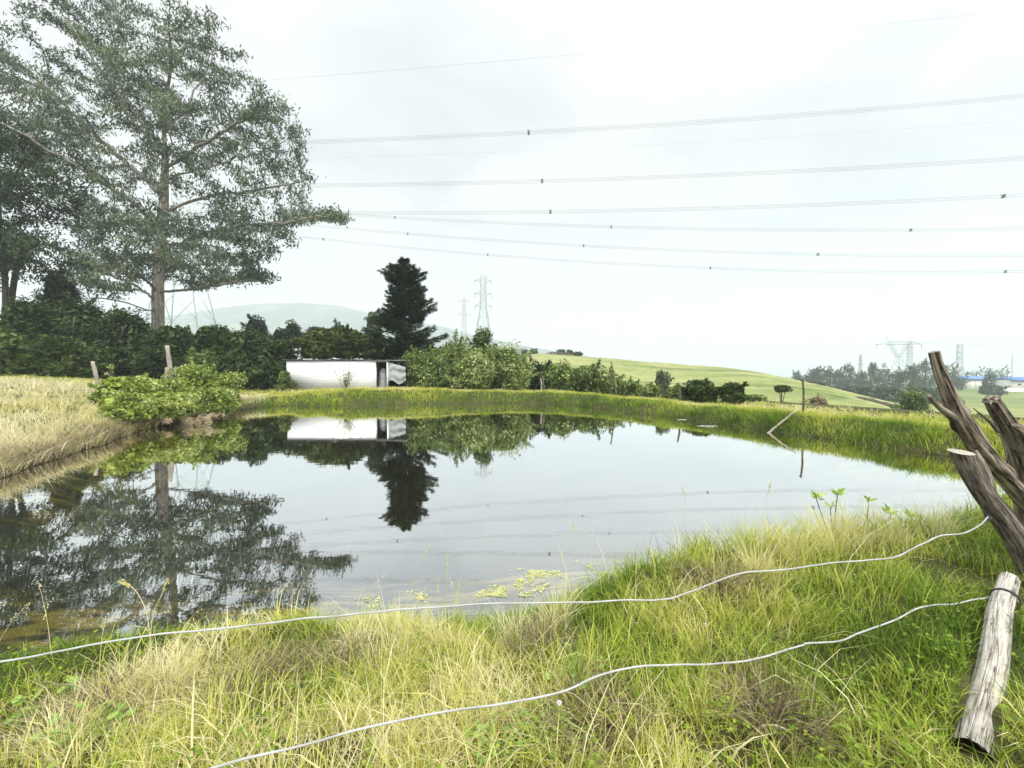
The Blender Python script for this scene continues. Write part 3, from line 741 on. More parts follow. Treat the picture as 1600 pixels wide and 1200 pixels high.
def big_tree(name, label, cat, poly, holes, limbs, D, nclump, rcl, depth, leafmat, barkmat, trunk_r, nleaf, L, W, group=None, flat=.65, minsep=30, extra=()):
    xs = [p[0] for p in poly]; ys = [p[1] for p in poly]
    cl = []
    tries = 0
    while len(cl) < nclump and tries < 20000:
        tries += 1
        x, y = rng.uniform(min(xs), max(xs)), rng.uniform(min(ys), max(ys))
        if not in_poly(np.array([x]), np.array([y]), poly)[0]: continue
        if any(((x - a) / c) ** 2 + ((y - b) / d) ** 2 < 1 for a, b, c, d in holes): continue
        sp = minsep * (.6 + .4 * min(1, tries / 300 and 300 / tries + .4))
        if any(math.hypot(x - c[0], y - c[1]) < sp for c in cl): continue
        cl.append((x, y, rng.uniform(*rcl)))
    cl += list(extra)
    cxm = (min(xs) + max(xs)) / 2; hw = (max(xs) - min(xs)) / 2
    att = []; centers = []
    for x, y, r in cl:
        dd = rng.normal(0, 1) * depth * math.sqrt(max(.1, 1 - ((x - cxm) / hw) ** 2)) * .55
        c = at(x, y, D + dd); rw = r / F * D
        k = int(18 * (r / 35) ** 2) + 6
        o = unit(rng.normal(0, 1, (k, 3))) * (rng.random((k, 1)) ** .45) * np.array([rw, rw, rw * flat])
        att.append(c + o); centers.append((c, rw))
    att = np.concatenate(att)
    nodes, par = seeds_from(limbs, D, .9)
    n0 = len(nodes)
    N, par = colonize(nodes, par, att, .75, 26, 1.0)
    root = N[0].copy(); root[2] = gz(root[0], root[1])
    t = thing(name, label, cat, root, group)
    ntr = len(spline(np.zeros((len(limbs[0]), 3)), 2))  # unused
    me, r = skeleton_mesh('trunk', N, par, .035, 2.25, trunk_r, None, root)
    part('trunk', me, barkmat, t)
    tw = np.where((r < .10) & (np.arange(len(N)) >= n0))[0]
    k = max(1, nleaf // max(1, len(tw)))
    idx = np.repeat(tw, k); m = len(idx)
    sp = .46
    p = N[idx] + rng.normal(0, sp, (m, 3)) * np.array([1, 1, .6])
    d = rng.normal(0, .6, (m, 3)) + np.array([0, 0, -.75]); nrm = rng.normal(0, 1, (m, 3))
    V, Fq = leaves(p, d, nrm, rng.uniform(.6, 1.3, m) * L, rng.uniform(.7, 1.3, m) * W)
    nt = rng.uniform(.15, .85, len(N))
    lowf = fbm(p[:, 0] * .22, p[:, 1] * .22, p[:, 2] * .22, 17, 2)
    ti = np.clip(.35 * nt[idx] + 1.15 * (lowf - .27) + rng.normal(0, .14, m), 0, 1)
    part('crown', raw_mesh('crown', V - root, [Fq], np.repeat(ti, 4)), leafmat, t)
    return t
euc_poly = [(-110, -40), (20, -60), (140, -50), (250, -15), (300, 15), (345, 55), (370, 100), (395, 135), (440, 155), (460, 190), (470, 235), (482, 285), (455, 300), (420, 312), (400, 330), (440, 322), (490, 322), (540, 322), (545, 345), (505, 352), (455, 368), (440, 388),
            (425, 405), (432, 430), (400, 450), (345, 442), (290, 432), (265, 425), (215, 440), (170, 455), (120, 440), (85, 405), (95, 350), (60, 290), (-10, 215), (-110, 170)]
holes = [(110, 260, 14, 10), (60, 130, 24, 12), (220, 130, 12, 14), (300, 190, 14, 10), (340, 150, 10, 12), (240, 60, 16, 10), (150, 90, 14, 16), (90, 200, 16, 8), (400, 365, 12, 6), (325, 340, 26, 10), (150, 345, 22, 16), (345, 290, 22, 12), (205, 365, 18, 16), (60, 60, 26, 40), (-20, 20, 40, 40), (120, 155, 22, 18), (185, 255, 18, 12), (30, 165, 30, 14), (385, 215, 14, 10), (425, 270, 20, 8), (300, 315, 30, 10)]
euc_limbs = [
    [(248, 625, 0), (247, 560, 0), (247, 500, 0), (247, 440, 0), (251, 380, 0), (255, 330, 0), (257, 285, 0), (258, 240, 0), (256, 190, 0), (262, 140, 0), (268, 90, -1), (264, 50, -2)],
    [(247, 492, 0), (215, 478, -2), (180, 470, -3), (140, 466, -4)], [(247, 470, 0), (210, 445, 1), (160, 428, 2), (90, 424, 3), (20, 402, 5), (-40, 395, 6)],
    [(247, 455, 0), (220, 430, -3), (190, 400, -5)], [(253, 372, 0), (215, 322, -2), (150, 280, -4), (75, 232, -6), (0, 190, -7), (-70, 150, -8)],
    [(256, 305, 0), (200, 257, 3), (145, 207, 5), (80, 145, 8), (5, 85, 10), (-60, 40, 11)], [(258, 245, 0), (222, 205, -3), (175, 135, -6), (130, 70, -9), (105, 30, -10)],
    [(258, 262, 0), (300, 235, -2), (345, 208, -4), (390, 185, -5)], [(257, 328, 0), (320, 306, 2), (380, 300, 4), (440, 290, 5), (472, 284, 6)], [(247, 456, 0), (300, 452, -2), (350, 444, -4), (410, 438, -5)],
    [(250, 398, 0), (300, 372, -3), (370, 354, -6), (450, 346, -7), (530, 335, -7)], [(257, 280, 0), (320, 262, 4), (395, 240, 6), (455, 220, 7)], [(258, 210, 0), (300, 150, 3), (330, 90, 5), (320, 50, 5)],
    [(257, 235, 0), (200, 160, 5), (172, 85, 8), (188, 35, 9)], [(250, 410, 0), (300, 415, 4), (350, 408, 7)], [(254, 350, 0), (180, 350, 6), (120, 370, 9)], [(257, 285, 0), (265, 220, -8), (280, 150, -11)], [(256, 320, 0), (240, 270, 8), (215, 200, 12)]]
euc_poly[:7] = [(-110, 10), (10, -5), (110, -8), (240, -2), (320, 25), (368, 66), (392, 104)]
euc_poly[7:9] = [(415, 132), (446, 156)]
big_tree('eucalyptus_tree', 'tall spreading eucalyptus with pale trunk rising out of the dark hedge', 'tree', euc_poly, holes, euc_limbs, 51, 168, (17, 32), 9, M['leaf_euc'], M['bark_euc'], .66, 70000, .58, .145, None, .55, 29,
         [(525, 336, 14), (505, 340, 16), (480, 338, 20), (445, 345, 22), (410, 352, 26), (375, 358, 26), (340, 365, 26), (470, 235, 10), (535, 345, 8), (330, 25, 14), (400, 150, 14)] + [(x, y, 24) for x, y in ((110, 385), (140, 400), (165, 420), (190, 400), (215, 415), (235, 395), (270, 400), (290, 420), (320, 405), (345, 425), (375, 410), (400, 432), (130, 440), (170, 450), (200, 380), (150, 370), (120, 410), (310, 440), (360, 440), (180, 345), (215, 350))])
pine_poly = [(-230, 150), (-60, 175), (10, 205), (50, 225), (70, 265), (100, 300), (92, 340), (70, 365), (88, 395), (70, 415), (20, 425), (-60, 430), (-230, 440)]
pine_limbs = [[(8, 600, 0), (8, 500, 0), (8, 440, 0), (2, 380, 0), (-5, 300, 0), (-20, 220, 0), (-40, 180, 0)], [(6, 430, 0), (30, 400, -1), (60, 385, -2)], [(3, 380, 0), (40, 340, 2), (75, 310, 3)], [(-3, 320, 0), (25, 270, -2), (45, 245, -3)], [(3, 390, 0), (-60, 350, 0), (-140, 330, 0)], [(-4, 310, 0), (-70, 260, 2), (-150, 220, 3)]]
big_tree('pine_tree', 'dark dense tree cut off by the left edge beside the eucalyptus', 'tree', pine_poly, [(55, 405, 10, 6)], pine_limbs, 46, 70, (26, 46), 7, M['leaf_pine'], M['bark'], .26, 42000, .42, .16, None, .7, 24)
# second, thinner leaning trunk beside it
big_tree('leaning_tree', 'slim leaning tree with bare stem behind the hedge at the left edge', 'tree', [(-40, 380), (30, 360), (60, 380), (50, 415), (0, 415), (-50, 410)], [], [[(15, 600, 0), (16, 500, 0), (22, 440, 0), (30, 405, 0), (36, 385, 0)], [(25, 425, 0), (60, 432, 0), (110, 425, 0)], [(28, 410, 0), (10, 395, 0)]], 48, 9, (14, 22), 2, M['leaf_pine'], M['bark'], .28, 3500, .38, .14, None, .6, 14)
# --- bushes built from leafy lobes
def leafy(center, half, nl, lobe_r, n, L, W, style='round', tint0=.5, seed=0, flat=1.0, base_z=None, core=True, pointed=False):
    """returns MB with foliage in an uneven envelope"""
    R = np.random.default_rng(seed + 100)
    c = np.asarray(center, float); h = np.asarray(half, float)
    mb = MB()
    aa = R.uniform(0, 2 * math.pi, nl); zz = R.uniform(-1, 1, nl); rr = np.sqrt(1 - np.clip(zz, 0, 1) ** 2.2) * R.uniform(.45, 1.0, nl)
    if pointed:
        zz = R.uniform(-1, 1, nl); rr = (.22 + .78 * np.sin(np.clip((1 - zz) / 2, 0, .62) / .62 * math.pi / 2) * (1 - .45 * np.clip(-zz, 0, 1) ** 2)) * R.uniform(.3, 1, nl)
    d = np.stack([np.cos(aa) * rr, np.sin(aa) * rr, zz * R.uniform(.7, 1, nl)], 1)
    d[:4] *= 1.18
    lc = c + d * h
    lr = R.uniform(.6, 1.3, len(d)) * lobe_r; lr[:4] *= .55
    k = max(4, n // len(d))
    for i in range(len(d)):
        m = max(3, int(k * (lr[i] / lobe_r) ** 2))
        q = unit(R.normal(0, 1, (m, 3)))
        rad = lr[i] * R.uniform(.55, 1.12, m)[:, None]
        p = lc[i] + q * rad * np.array([1, 1, flat])
        if base_z is not None: p[:, 2] = np.maximum(p[:, 2], base_z + .03 + R.uniform(0, .35, m))
        if style == 'plate':
            dr = q * np.array([1, 1, .25]) + R.normal(0, .35, (m, 3)) + np.array([0, 0, .08]); nm = np.array([0, 0, 1.]) + R.normal(0, .45, (m, 3))
        elif style == 'droop':
            dr = q * np.array([1, 1, .2]) + R.normal(0, .35, (m, 3)) + np.array([0, 0, -.45]); nm = q + np.array([0, 0, 1.]) + R.normal(0, .4, (m, 3))
        else:
            dr = R.normal(0, 1, (m, 3)) + np.array([0, 0, .25]); nm = q * .9 + R.normal(0, .6, (m, 3)) + np.array([0, 0, .35])
        V, Fq = leaves(p, dr, nm, R.uniform(.6, 1.35, m) * L, R.uniform(.7, 1.3, m) * W)
        lt = tint0 + R.normal(0, .17)
        mb.add(V, Fq, np.repeat(np.clip(lt + R.normal(0, .21, m), 0, 1), 4))
    ns = max(4, nl // 2)   # shoots that break the outline
    for i in range(ns):
        j = R.integers(0, len(d)); o = unit(np.array([d[j, 0], d[j, 1], abs(d[j, 2]) * .8 + .35]) + R.normal(0, .25, 3))
        m = max(8, int(k * .35)); ln_ = lobe_r * R.uniform(.8, 1.5)
        f = R.random(m); p = lc[j] + o * (lr[j] * .5 + ln_ * f[:, None]) * np.array([1, 1, max(flat, .5)]) + R.normal(0, .09 * lobe_r, (m, 3))
        if base_z is not None: p[:, 2] = np.maximum(p[:, 2], base_z + .05)
        V, Fq = leaves(p, o + R.normal(0, .6, (m, 3)), R.normal(0, 1, (m, 3)) + [0, 0, .4], R.uniform(.6, 1.25, m) * L, R.uniform(.7, 1.2, m) * W)
        mb.add(V, Fq, np.repeat(np.clip(tint0 + R.normal(.08, .2, m), 0, 1), 4))
    if core:  # twiggy inner mass of larger leaves so that the bush is closed
        m = max(60, n // 3)
        a_ = R.uniform(0, 2 * math.pi, m); z_ = R.uniform(-1, .85, m); r_ = np.sqrt(1 - np.clip(z_, 0, 1) ** 2) * R.random(m) ** .4 * .8
        p = c + np.stack([np.cos(a_) * r_, np.sin(a_) * r_, z_], 1) * h
        if base_z is not None: p[:, 2] = np.maximum(p[:, 2], base_z + .05)
        V, Fq = leaves(p, R.normal(0, 1, (m, 3)), R.normal(0, 1, (m, 3)), L * 1.9, W * 2.3)
        mb.add(V, Fq, np.repeat(np.clip(R.normal(tint0, .12, m), 0, 1), 4))
    return mb
_seed = [0]
def bush(name, label, cat, x0, x1, ytop, D, mat, style='round', n=3000, L=.22, W=.11, group=None, nl=22, flat=1.0, tint=.5, depth=None, ybase=None, stem=True, lobe=.42, core=True, stemmat='bark', pointed=False):
    _seed[0] += 1
    xc = (x0 + x1) / 2
    a, b = at(x0, ytop, D), at(x1, ytop, D)
    cx = (a[0] + b[0]) / 2; hw = abs(b[0] - a[0]) / 2
    zt = at(xc, ytop, D)[2]
    zg = gz(cx, D) if ybase is None else max(gz(cx, D), at(xc, ybase, D)[2])
    g0 = gz(cx, D)
    hd = hw * .8 if depth is None else depth
    lr = lobe * min(hw, (zt - zg) * .6)
    h = np.array([max(hw - lr * .5, hw * .5), max(hd - lr * .5, hd * .5), max((zt - zg) / 2 - lr * flat * .3, .1)])
    c = np.array([cx, D, zg + (zt - zg) * .5])
    mb = leafy(c, h, nl, lr, n, L, W, style, tint, _seed[0], flat, zg if ybase is None else zg, core and not pointed, pointed)
    root = np.array([cx, D, g0])
    t = thing(name, label, cat, root, group)
    part('foliage' if cat in ('bush', 'shrub') else 'crown', mb.mesh('foliage', False, root), M[mat], t)
    if stem:
        R = np.random.default_rng(_seed[0]); sm = MB()
        k = 1 if cat == 'tree' else 4
        for i in range(k):
            e = c + R.normal(0, .35, 3) * h * np.array([1, 1, .2]) + np.array([0, 0, h[2] * .45])
            s0 = root + np.array([R.normal(0, .06 * hw), R.normal(0, .06 * hw), -.05])
            mid = (s0 + e) / 2 + R.normal(0, .06, 3) * hw
            rr = (.035 if cat == 'tree' else .022) * (zt - g0)
            sm.tube(spline([s0, mid, e], 7), np.linspace(rr, rr * .35, 7), 6)
        part('trunk' if cat == 'tree' else 'stem', sm.mesh('stem', True, root), M[stemmat], t)
    return t
# dark hedge behind the field
HG = 'dark shrubs of the tall hedge behind the field'
for (x0, x1, yt, D, lab, ti, mt, n) in [
    (-190, 25, 452, 37, 'tall dark hedge shrub cut off by the left edge of the photo', .45, 'leaf_hedge', 6500),
    (-10, 100, 464, 39, 'dark hedge shrub under the pine tree with layered branches', .4, 'leaf_hedge', 6500),
    (75, 175, 466, 41, 'dark rounded hedge shrub between the pine and the eucalyptus trunk', .42, 'leaf_hedge', 6500),
    (145, 245, 482, 41, 'dark hedge shrub just left of the eucalyptus trunk', .38, 'leaf_hedge', 6000),
    (232, 312, 503, 40, 'dark hedge shrub hiding the foot of the eucalyptus trunk', .45, 'leaf_hedge', 5500),
    (292, 372, 504, 41, 'dark hedge shrub below the pale lattice tower', .45, 'leaf_hedge', 5000),
    (350, 428, 512, 39, 'dark hedge shrub with grey-green leaves left of the shed', .5, 'leaf_hedge', 5000),
    (400, 466, 527, 38, 'dark hedge shrub touching the left corner of the white shed', .4, 'leaf_hedge', 4000)]:
    bush('hedge_shrub', lab, 'shrub', x0, x1, yt, D, mt, 'plate', n, .34, .13, HG, 30, .5, ti, 3.2)
for (x0, x1, yt, D, lab, ti) in [(-90, 62, 512, 33, 'low front hedge shrub with olive tops at the left edge', .72), (48, 150, 522, 34, 'low front hedge shrub with layered olive branches behind the dry field', .66),
                                 (135, 222, 538, 34.5, 'low dark front hedge shrub behind the leaning field post', .4), (205, 280, 545, 34.5, 'low front hedge shrub behind the forked field post', .35), (330, 400, 560, 33.5, 'low dark shrub behind the bright bramble', .4), (385, 445, 570, 33, 'low dark shrub in the hedge gap beside the shed', .35)]:
    bush('low_shrub', lab, 'shrub', x0, x1, yt, D, 'leaf_hedge', 'plate', 3600, .3, .12, 'lower shrubs in front of the hedge', 22, .5, ti, 2.0)
bush('green_shrub', 'fresh mid green rounded bush in front of the dark hedge', 'bush', 292, 340, 547, 31, 'leaf_bush', 'round', 2200, .2, .11, None, 16, 1, .3, 1.2)
# trees standing behind the hedge
bush('hedge_tree', 'dark narrow tree rising behind the hedge near the left edge', 'tree', 68, 122, 418, 50, 'leaf_pine', 'droop', 3500, .4, .16, None, 22, .8, .45, 2.2, ybase=500)
bush('hedge_tree', 'grey-green tree with drooping leaves behind the hedge left of the shed', 'tree', 378, 424, 496, 52, 'leaf_euc', 'droop', 2400, .42, .16, None, 18, .8, .3, 1.8, ybase=545)
bush('small_conifer', 'small pointed conifer showing above the hedge', 'tree', 440, 474, 503, 62, 'leaf_pine', 'droop', 1800, .4, .16, None, 16, .7, .5, 1.4, ybase=545)
bush('small_conifer', 'small conifer left of the flat cypress, partly behind the hedge', 'tree', 424, 450, 514, 58, 'leaf_pine', 'droop', 1200, .4, .16, None, 12, .7, .5, 1.2, ybase=545)
bush('small_conifer', 'conifer tip showing at the left shoulder of the flat cypress', 'tree', 474, 506, 508, 56, 'leaf_pine', 'droop', 1200, .36, .14, None, 12, .7, .5, 1.2, ybase=550)
bush('small_conifer', 'conifer tip showing above the middle of the flat cypress', 'tree', 512, 548, 504, 58, 'leaf_pine', 'droop', 1200, .36, .14, None, 12, .7, .5, 1.2, ybase=550)
bush('blue_gum_sapling', 'bluish young gum tree against the left side of the dark conifer', 'tree', 566, 602, 480, 46, 'leaf_euc', 'droop', 2200, .36, .16, None, 16, .8, .6, 1.3, ybase=570)
bush('flat_cypress', 'flat-topped olive green cypress spreading behind the shed roof', 'tree', 455, 592, 511, 38, 'leaf_cyp', 'plate', 9000, .34, .12, None, 40, .35, .5, 3.0, ybase=560)
bush('pale_shrub', 'small pale-leaved shrub behind the right end of the shed roof', 'shrub', 586, 608, 549, 37.5, 'leaf_bush', 'round', 700, .2, .1, None, 10, 1, .8, .6, core=False)
bush('corner_shrub', 'small leafy bush against the left corner of the shed', 'bush', 430, 458, 577, 31.3, 'leaf_bush', 'round', 1100, .16, .08, None, 12, 1, .45, .7)
# the tall dark conifer
def conifer():
    D = 40; base = at(628, 560, D); z0 = gz(base[0], D); root = np.array([base[0], D, z0])
    ztop = at(632, 404, D)[2]; H = ztop - z0
    t = thing('conifer_tree', 'tall dark conical conifer behind the right end of the shed', 'tree', root)
    tr = MB(); tr.tube(spline([root + [0, 0, -.2], root + [.1, 0, H * .4], root + [.25, 0, H * .75], root + [.28, 0, H]], 16), np.linspace(.42, .03, 16), 10)
    part('trunk', tr.mesh('trunk', True, root), M['bark'], t)
    px = lambda dx: dx / F * D
    prof = [(0.0, 52, 46), (.1, 50, 46), (.2, 52, 54), (.3, 60, 58), (.42, 58, 56), (.5, 48, 52), (.56, 32, 48), (.62, 36, 48), (.7, 24, 42), (.78, 22, 34), (.86, 32, 30), (.91, 36, 28), (.95, 16, 16), (1.0, 4, 6)]
    zs = [p[0] for p in prof]; lw = [p[1] for p in prof]; rw = [p[2] for p in prof]
    mb = MB(); lim = MB()
    for i in range(460):
        f = rng.random() ** .85 * .97 + .03
        a = rng.uniform(0, 2 * math.pi)
        ca = math.cos(a); wl, wr = np.interp(f, zs, lw), np.interp(f, zs, rw)
        R = px(wr * (ca > 0) * abs(ca) + wl * (ca <= 0) * abs(ca) + (wl + wr) / 2 * (1 - abs(ca))) * rng.uniform(.6, 1.28)
        o = root + np.array([.28 * f, 0, H * f - .25 * R])
        dirv = np.array([ca, math.sin(a), 0])
        upc = .12 + .25 * f
        n = 9
        s = np.linspace(0, 1, n)
        pts = o + dirv * (R * s)[:, None] + np.array([0, 0, 1]) * (R * (upc * s ** 2 - .05 * s + rng.normal(0, .04) * s))[:, None]
        lim.tube(pts, np.linspace(.05, .012, n), 4, cap=False)
        m = int(34 + 46 * R)
        k = rng.uniform(.12, 1.0, m) ** .8
        p = np.stack([np.interp(k, s, pts[:, j]) for j in range(3)], 1)
        side = np.cross(dirv, [0, 0, 1.])
        sp = (rng.uniform(-1, 1, m) * .30 * R * (1.05 - k) + rng.normal(0, .08, m))
        p += side * sp[:, None] + np.stack([np.zeros(m), np.zeros(m), rng.normal(-.03, .09, m) - .15 * np.abs(sp)], 1)
        d = dirv * 1.0 + side * (np.sign(sp) * .7)[:, None] + rng.normal(0, .3, (m, 3)) + np.array([0, 0, .12])
        V, Fq = leaves(p, d, np.array([0, 0, 1.]) + rng.normal(0, .5, (m, 3)), rng.uniform(.28, .6, m), rng.uniform(.05, .11, m))
        lt = rng.normal(.45, .18)
        mb.add(V, Fq, np.repeat(np.clip(lt + rng.normal(0, .14, m), 0, 1), 4))
    part('branches', lim.mesh('branches', False, root), M['bark'], t)
    part('crown', mb.mesh('crown', False, root), M['leaf_con'], t)
conifer()
# bushes to the right of the shed
BG = 'leafy bushes on the far bank right of the shed'
for (x0, x1, yt, D, lab, ti, n, m) in [
    (630, 692, 548, 33, 'leafy green bush partly hiding the grey tarpaulin', .42, 3600, 'leaf_bush'), (672, 742, 533, 35, 'tall pale green bush on the far bank right of the conifer', .55, 4200, 'leaf_bush'),
    (735, 768, 514, 37, 'dark upright bushy tree standing above the bushes in front of the pylon', .25, 2600, 'leaf_bush'), (700, 772, 556, 32.5, 'pale-leaved front bush below the dark upright tree', .6, 4200, 'leaf_bush'),
    (755, 822, 537, 34, 'rounded pale green bush at the right end of the tall bushes', .58, 4200, 'leaf_bush'), (650, 700, 572, 32, 'low leafy front bush by the tarpaulin', .4, 2600, 'leaf_bush'), (782, 830, 562, 33, 'light green bush at the foot of the rounded bush', .66, 2400, 'leaf_bush'),
    (815, 862, 567, 35, 'dark flat-topped bush beside the twin stakes', .2, 2600, 'leaf_hedge'), (848, 900, 568, 33.5, 'mid green bush behind the twin stakes', .45, 2800, 'leaf_bush'),
    (885, 948, 572, 34, 'dark green bush left of the tall thin fence pole', .32, 3200, 'leaf_bush'), (938, 972, 583, 32, 'loose green bush behind the tall thin fence pole', .55, 1600, 'leaf_bush')]:
    bush('leafy_bush', lab, 'bush', x0 - 6, x1 + 6, yt - 2, D, m, 'round', int(n * 1.25), .21, .12, BG, 26, .9, ti, 1.8)
LG = 'low scrub along the foot of the hill'
for (x0, x1, yt, D, lab, ti, n, m) in [(962, 1012, 594, 31, 'low scrub just right of the tall thin fence pole', .55, 1500, 'leaf_bush'), (1000, 1034, 600, 29, 'low scrub between the tall pole and the grey-green shrub', .5, 900, 'leaf_bush'),
                                       (1040, 1075, 602, 27, 'low scrub right of the grey-green shrub', .55, 900, 'leaf_bush'), (1160, 1200, 618, 27, 'lowest flat scrub right of the dark berm bushes', .5, 600, 'leaf_bush'),
                                       (1256, 1300, 618, 34, 'low brownish scrub beside the hooked post', .35, 700, 'dead_brush')]:
    bush('low_scrub', lab, 'shrub', x0, x1, yt, D, m, 'round', n, .18, .1, LG, 14, .8, ti, 1.0)
bush('grey_shrub', 'upright grey-green shrub standing alone at the foot of the hill', 'shrub', 1020, 1049, 577, 30, 'leaf_euc', 'round', 1500, .2, .1, None, 14, 1, .75, .7)
bush('dark_bush', 'dark green bush behind the thin short stake on the right berm', 'bush', 1066, 1126, 592, 25, 'leaf_hedge', 'plate', 2800, .22, .11, None, 20, .6, .6, 1.1)
bush('dark_bush', 'smaller dark bush with pale fronds right of the berm stake', 'bush', 1122, 1167, 597, 24, 'leaf_hedge', 'plate', 2200, .22, .1, None, 16, .7, .62, .9)
bush('round_bush', 'small lone round bush on the open hillside', 'bush', 1209, 1234, 602, 42, 'leaf_hedge', 'plate', 900, .24, .12, None, 12, .6, .5, .8, ybase=612)
bush('yellow_bush', 'yellow-green bush in front of the far treeline', 'bush', 1403, 1452, 612, 46, 'leaf_bush', 'plate', 2200, .3, .12, None, 20, .6, .35, 1.6)
bush('yellow_bush', 'low olive bush to the right of the dead trunk', 'bush', 1486, 1560, 648, 40, 'leaf_bush', 'plate', 1800, .28, .12, None, 20, .6, .4, 1.6)
bush('yellow_bush', 'dark low bush behind the dead trunk below the white warehouse', 'bush', 1476, 1502, 620, 120, 'leaf_far', 'plate', 800, .6, .3, None, 12, .6, .4, 3)
# bright brambles on the left bank
GB = 'bright green brambles on the left bank'
for (x0, x1, yt, yb, D, lab, ti, n, m) in [
    (146, 242, 584, 640, 17, 'bright yellow-green bramble beside the leaning field post', .55, 4600, 'leaf_bright'), (215, 300, 588, 655, 18.5, 'bright bramble with white flower clusters beside the forked post', .6, 5200, 'leaf_bright'),
    (262, 345, 570, 640, 21, 'tallest bright green bramble on the left bank', .5, 5600, 'leaf_bright'), (318, 380, 578, 645, 22.5, 'greener bramble at the pond end of the left bank', .36, 4600, 'leaf_bright'), (160, 236, 612, 656, 14.6, 'lowest bright bramble over the straw at the field end of the left bank', .6, 3600, 'leaf_bright'), (225, 305, 610, 655, 16.4, 'bright bramble hanging towards the water in front of the forked post', .56, 4200, 'leaf_bright'), (295, 372, 604, 648, 19.5, 'dull green bramble hanging over the water at the bank corner', .4, 3800, 'leaf_bright'),
    (195, 350, 645, 664, 16.6, 'dead brown brush hanging over the water below the brambles', .85, 1700, 'dead_brush')]:
    bush('bramble' if m == 'leaf_bright' else 'dead_brush', lab, 'bush', x0, x1, yt, D, m, 'round', n, .12 if m == 'leaf_bright' else .26, .065 if m == 'leaf_bright' else .014, GB if m == 'leaf_bright' else None, 26, .9, ti, 1.1, ybase=yb, lobe=.34, core=m == 'leaf_bright')
bush('weed_plant', 'small bright leafy weed standing beside the leaning field post', 'plant', 160, 180, 564, 19.5, 'leaf_bright', 'round', 220, .12, .07, None, 7, 1, .8, .25, core=False)
# ------------------------------------------------------------------ far treeline on the right and hilltop scrub
TG = 'hazy trees of the far treeline'
far = [(1232, 1256, 583, 190, 'leftmost small hazy tree where the hill meets the treeline'), (1254, 1282, 583, 195, 'second small hazy tree from the hill end of the treeline'), (1266, 1292, 577, 185, 'round-headed hazy tree left of the thin pylon'),
       (1286, 1308, 575, 190, 'slim hazy tree in the middle of the treeline gap'), (1300, 1324, 579, 180, 'short hazy tree left of the forked hazy tree'), (1312, 1338, 571, 185, 'tall pointed hazy tree just left of the thin pylon'), (1334, 1358, 581, 178, 'short hazy tree at the foot of the thin pylon'),
       (1352, 1376, 570, 180, 'tall pointed hazy tree just right of the thin pylon'), (1366, 1396, 576, 172, 'broad hazy tree left of the big pylon'), (1392, 1420, 578, 170, 'broad dark hazy tree under the big pylon'), (1412, 1440, 574, 165, 'dark hazy tree right of the big pylon'),
       (1428, 1462, 566, 165, 'tallest dark hazy tree beside the dead trunk top'), (1456, 1490, 570, 172, 'hazy tree directly behind the dead trunk'), (1480, 1508, 578, 180, 'hazy tree at the left end of the white warehouse')]
for (x0, x1, yt, D, lab) in far:
    bush('hazy_tree', lab, 'tree', x0 + 1, x1 - 1, yt - 3, D * 1.35, 'leaf_far', 'round', 1900, .9, .5, TG, 34, 1.1, .45, None, ybase=618, lobe=.42, pointed=True)
for (x0, x1, yt, D, lab) in [(1240, 1290, 598, 150, 'low dark scrub at the hill edge below the slim hazy trees'), (1310, 1360, 603, 150, 'low dark scrub below the thin pylon'), (1356, 1420, 606, 145, 'low dark scrub behind the ploughed soil'), (1412, 1470, 604, 140, 'low dark scrub right of the yellow-green bush')]:
    bush('far_scrub', lab, 'shrub', x0, x1, yt, D, 'leaf_far', 'round', 1400, .8, .45, 'dark scrub at the foot of the far treeline', 18, .8, .3, 5)
for (x0, x1, yt, D, lab) in [(1522, 1546, 571, 330, 'pale hazy tree behind the middle of the warehouse roof'), (1540, 1562, 574, 330, 'pale hazy tree right of centre behind the warehouse roof'), (1556, 1578, 576, 330, 'open-crowned hazy tree behind the right end of the warehouse'), (1506, 1524, 580, 340, 'smallest pale tree behind the left end of the warehouse roof')]:
    bush('hazy_tree', lab, 'tree', x0 - 2, x1 + 2, yt, D, 'leaf_far', 'droop', 420, 1.5, .7, TG, 11, 1.0, .6, None, ybase=606, pointed=True)
bush('yard_tree', 'two-tiered dark tree in front of the white warehouse', 'tree', 1536, 1554, 584, 205, 'leaf_far', 'round', 700, .8, .45, None, 16, 1, .4, None, ybase=606, pointed=True)
bush('yard_bush', 'broad dark bush at the foot of the two-tiered tree', 'bush', 1528, 1572, 601, 200, 'leaf_far', 'plate', 900, 1.0, .5, None, 14, .6, .3, 4)
for (x0, x1, yt, lab) in [(813, 826, 546, 'tiny dark hilltop bush left of the cut bank'), (824, 842, 546, 'small dark hilltop bush behind the tall bushes'), (868, 886, 546, 'hilltop scrub bush above the left end of the earth bank'), (882, 898, 547, 'hilltop scrub bush above the middle of the earth bank'), (895, 912, 550, 'lowest hilltop scrub bush right of the earth bank')]:
    bush('hilltop_bush', lab, 'bush', x0, x1, yt, 142, 'leaf_far', 'round', 420, .6, .3, 'scrub on the hilltop', 10, .8, .45, 2)
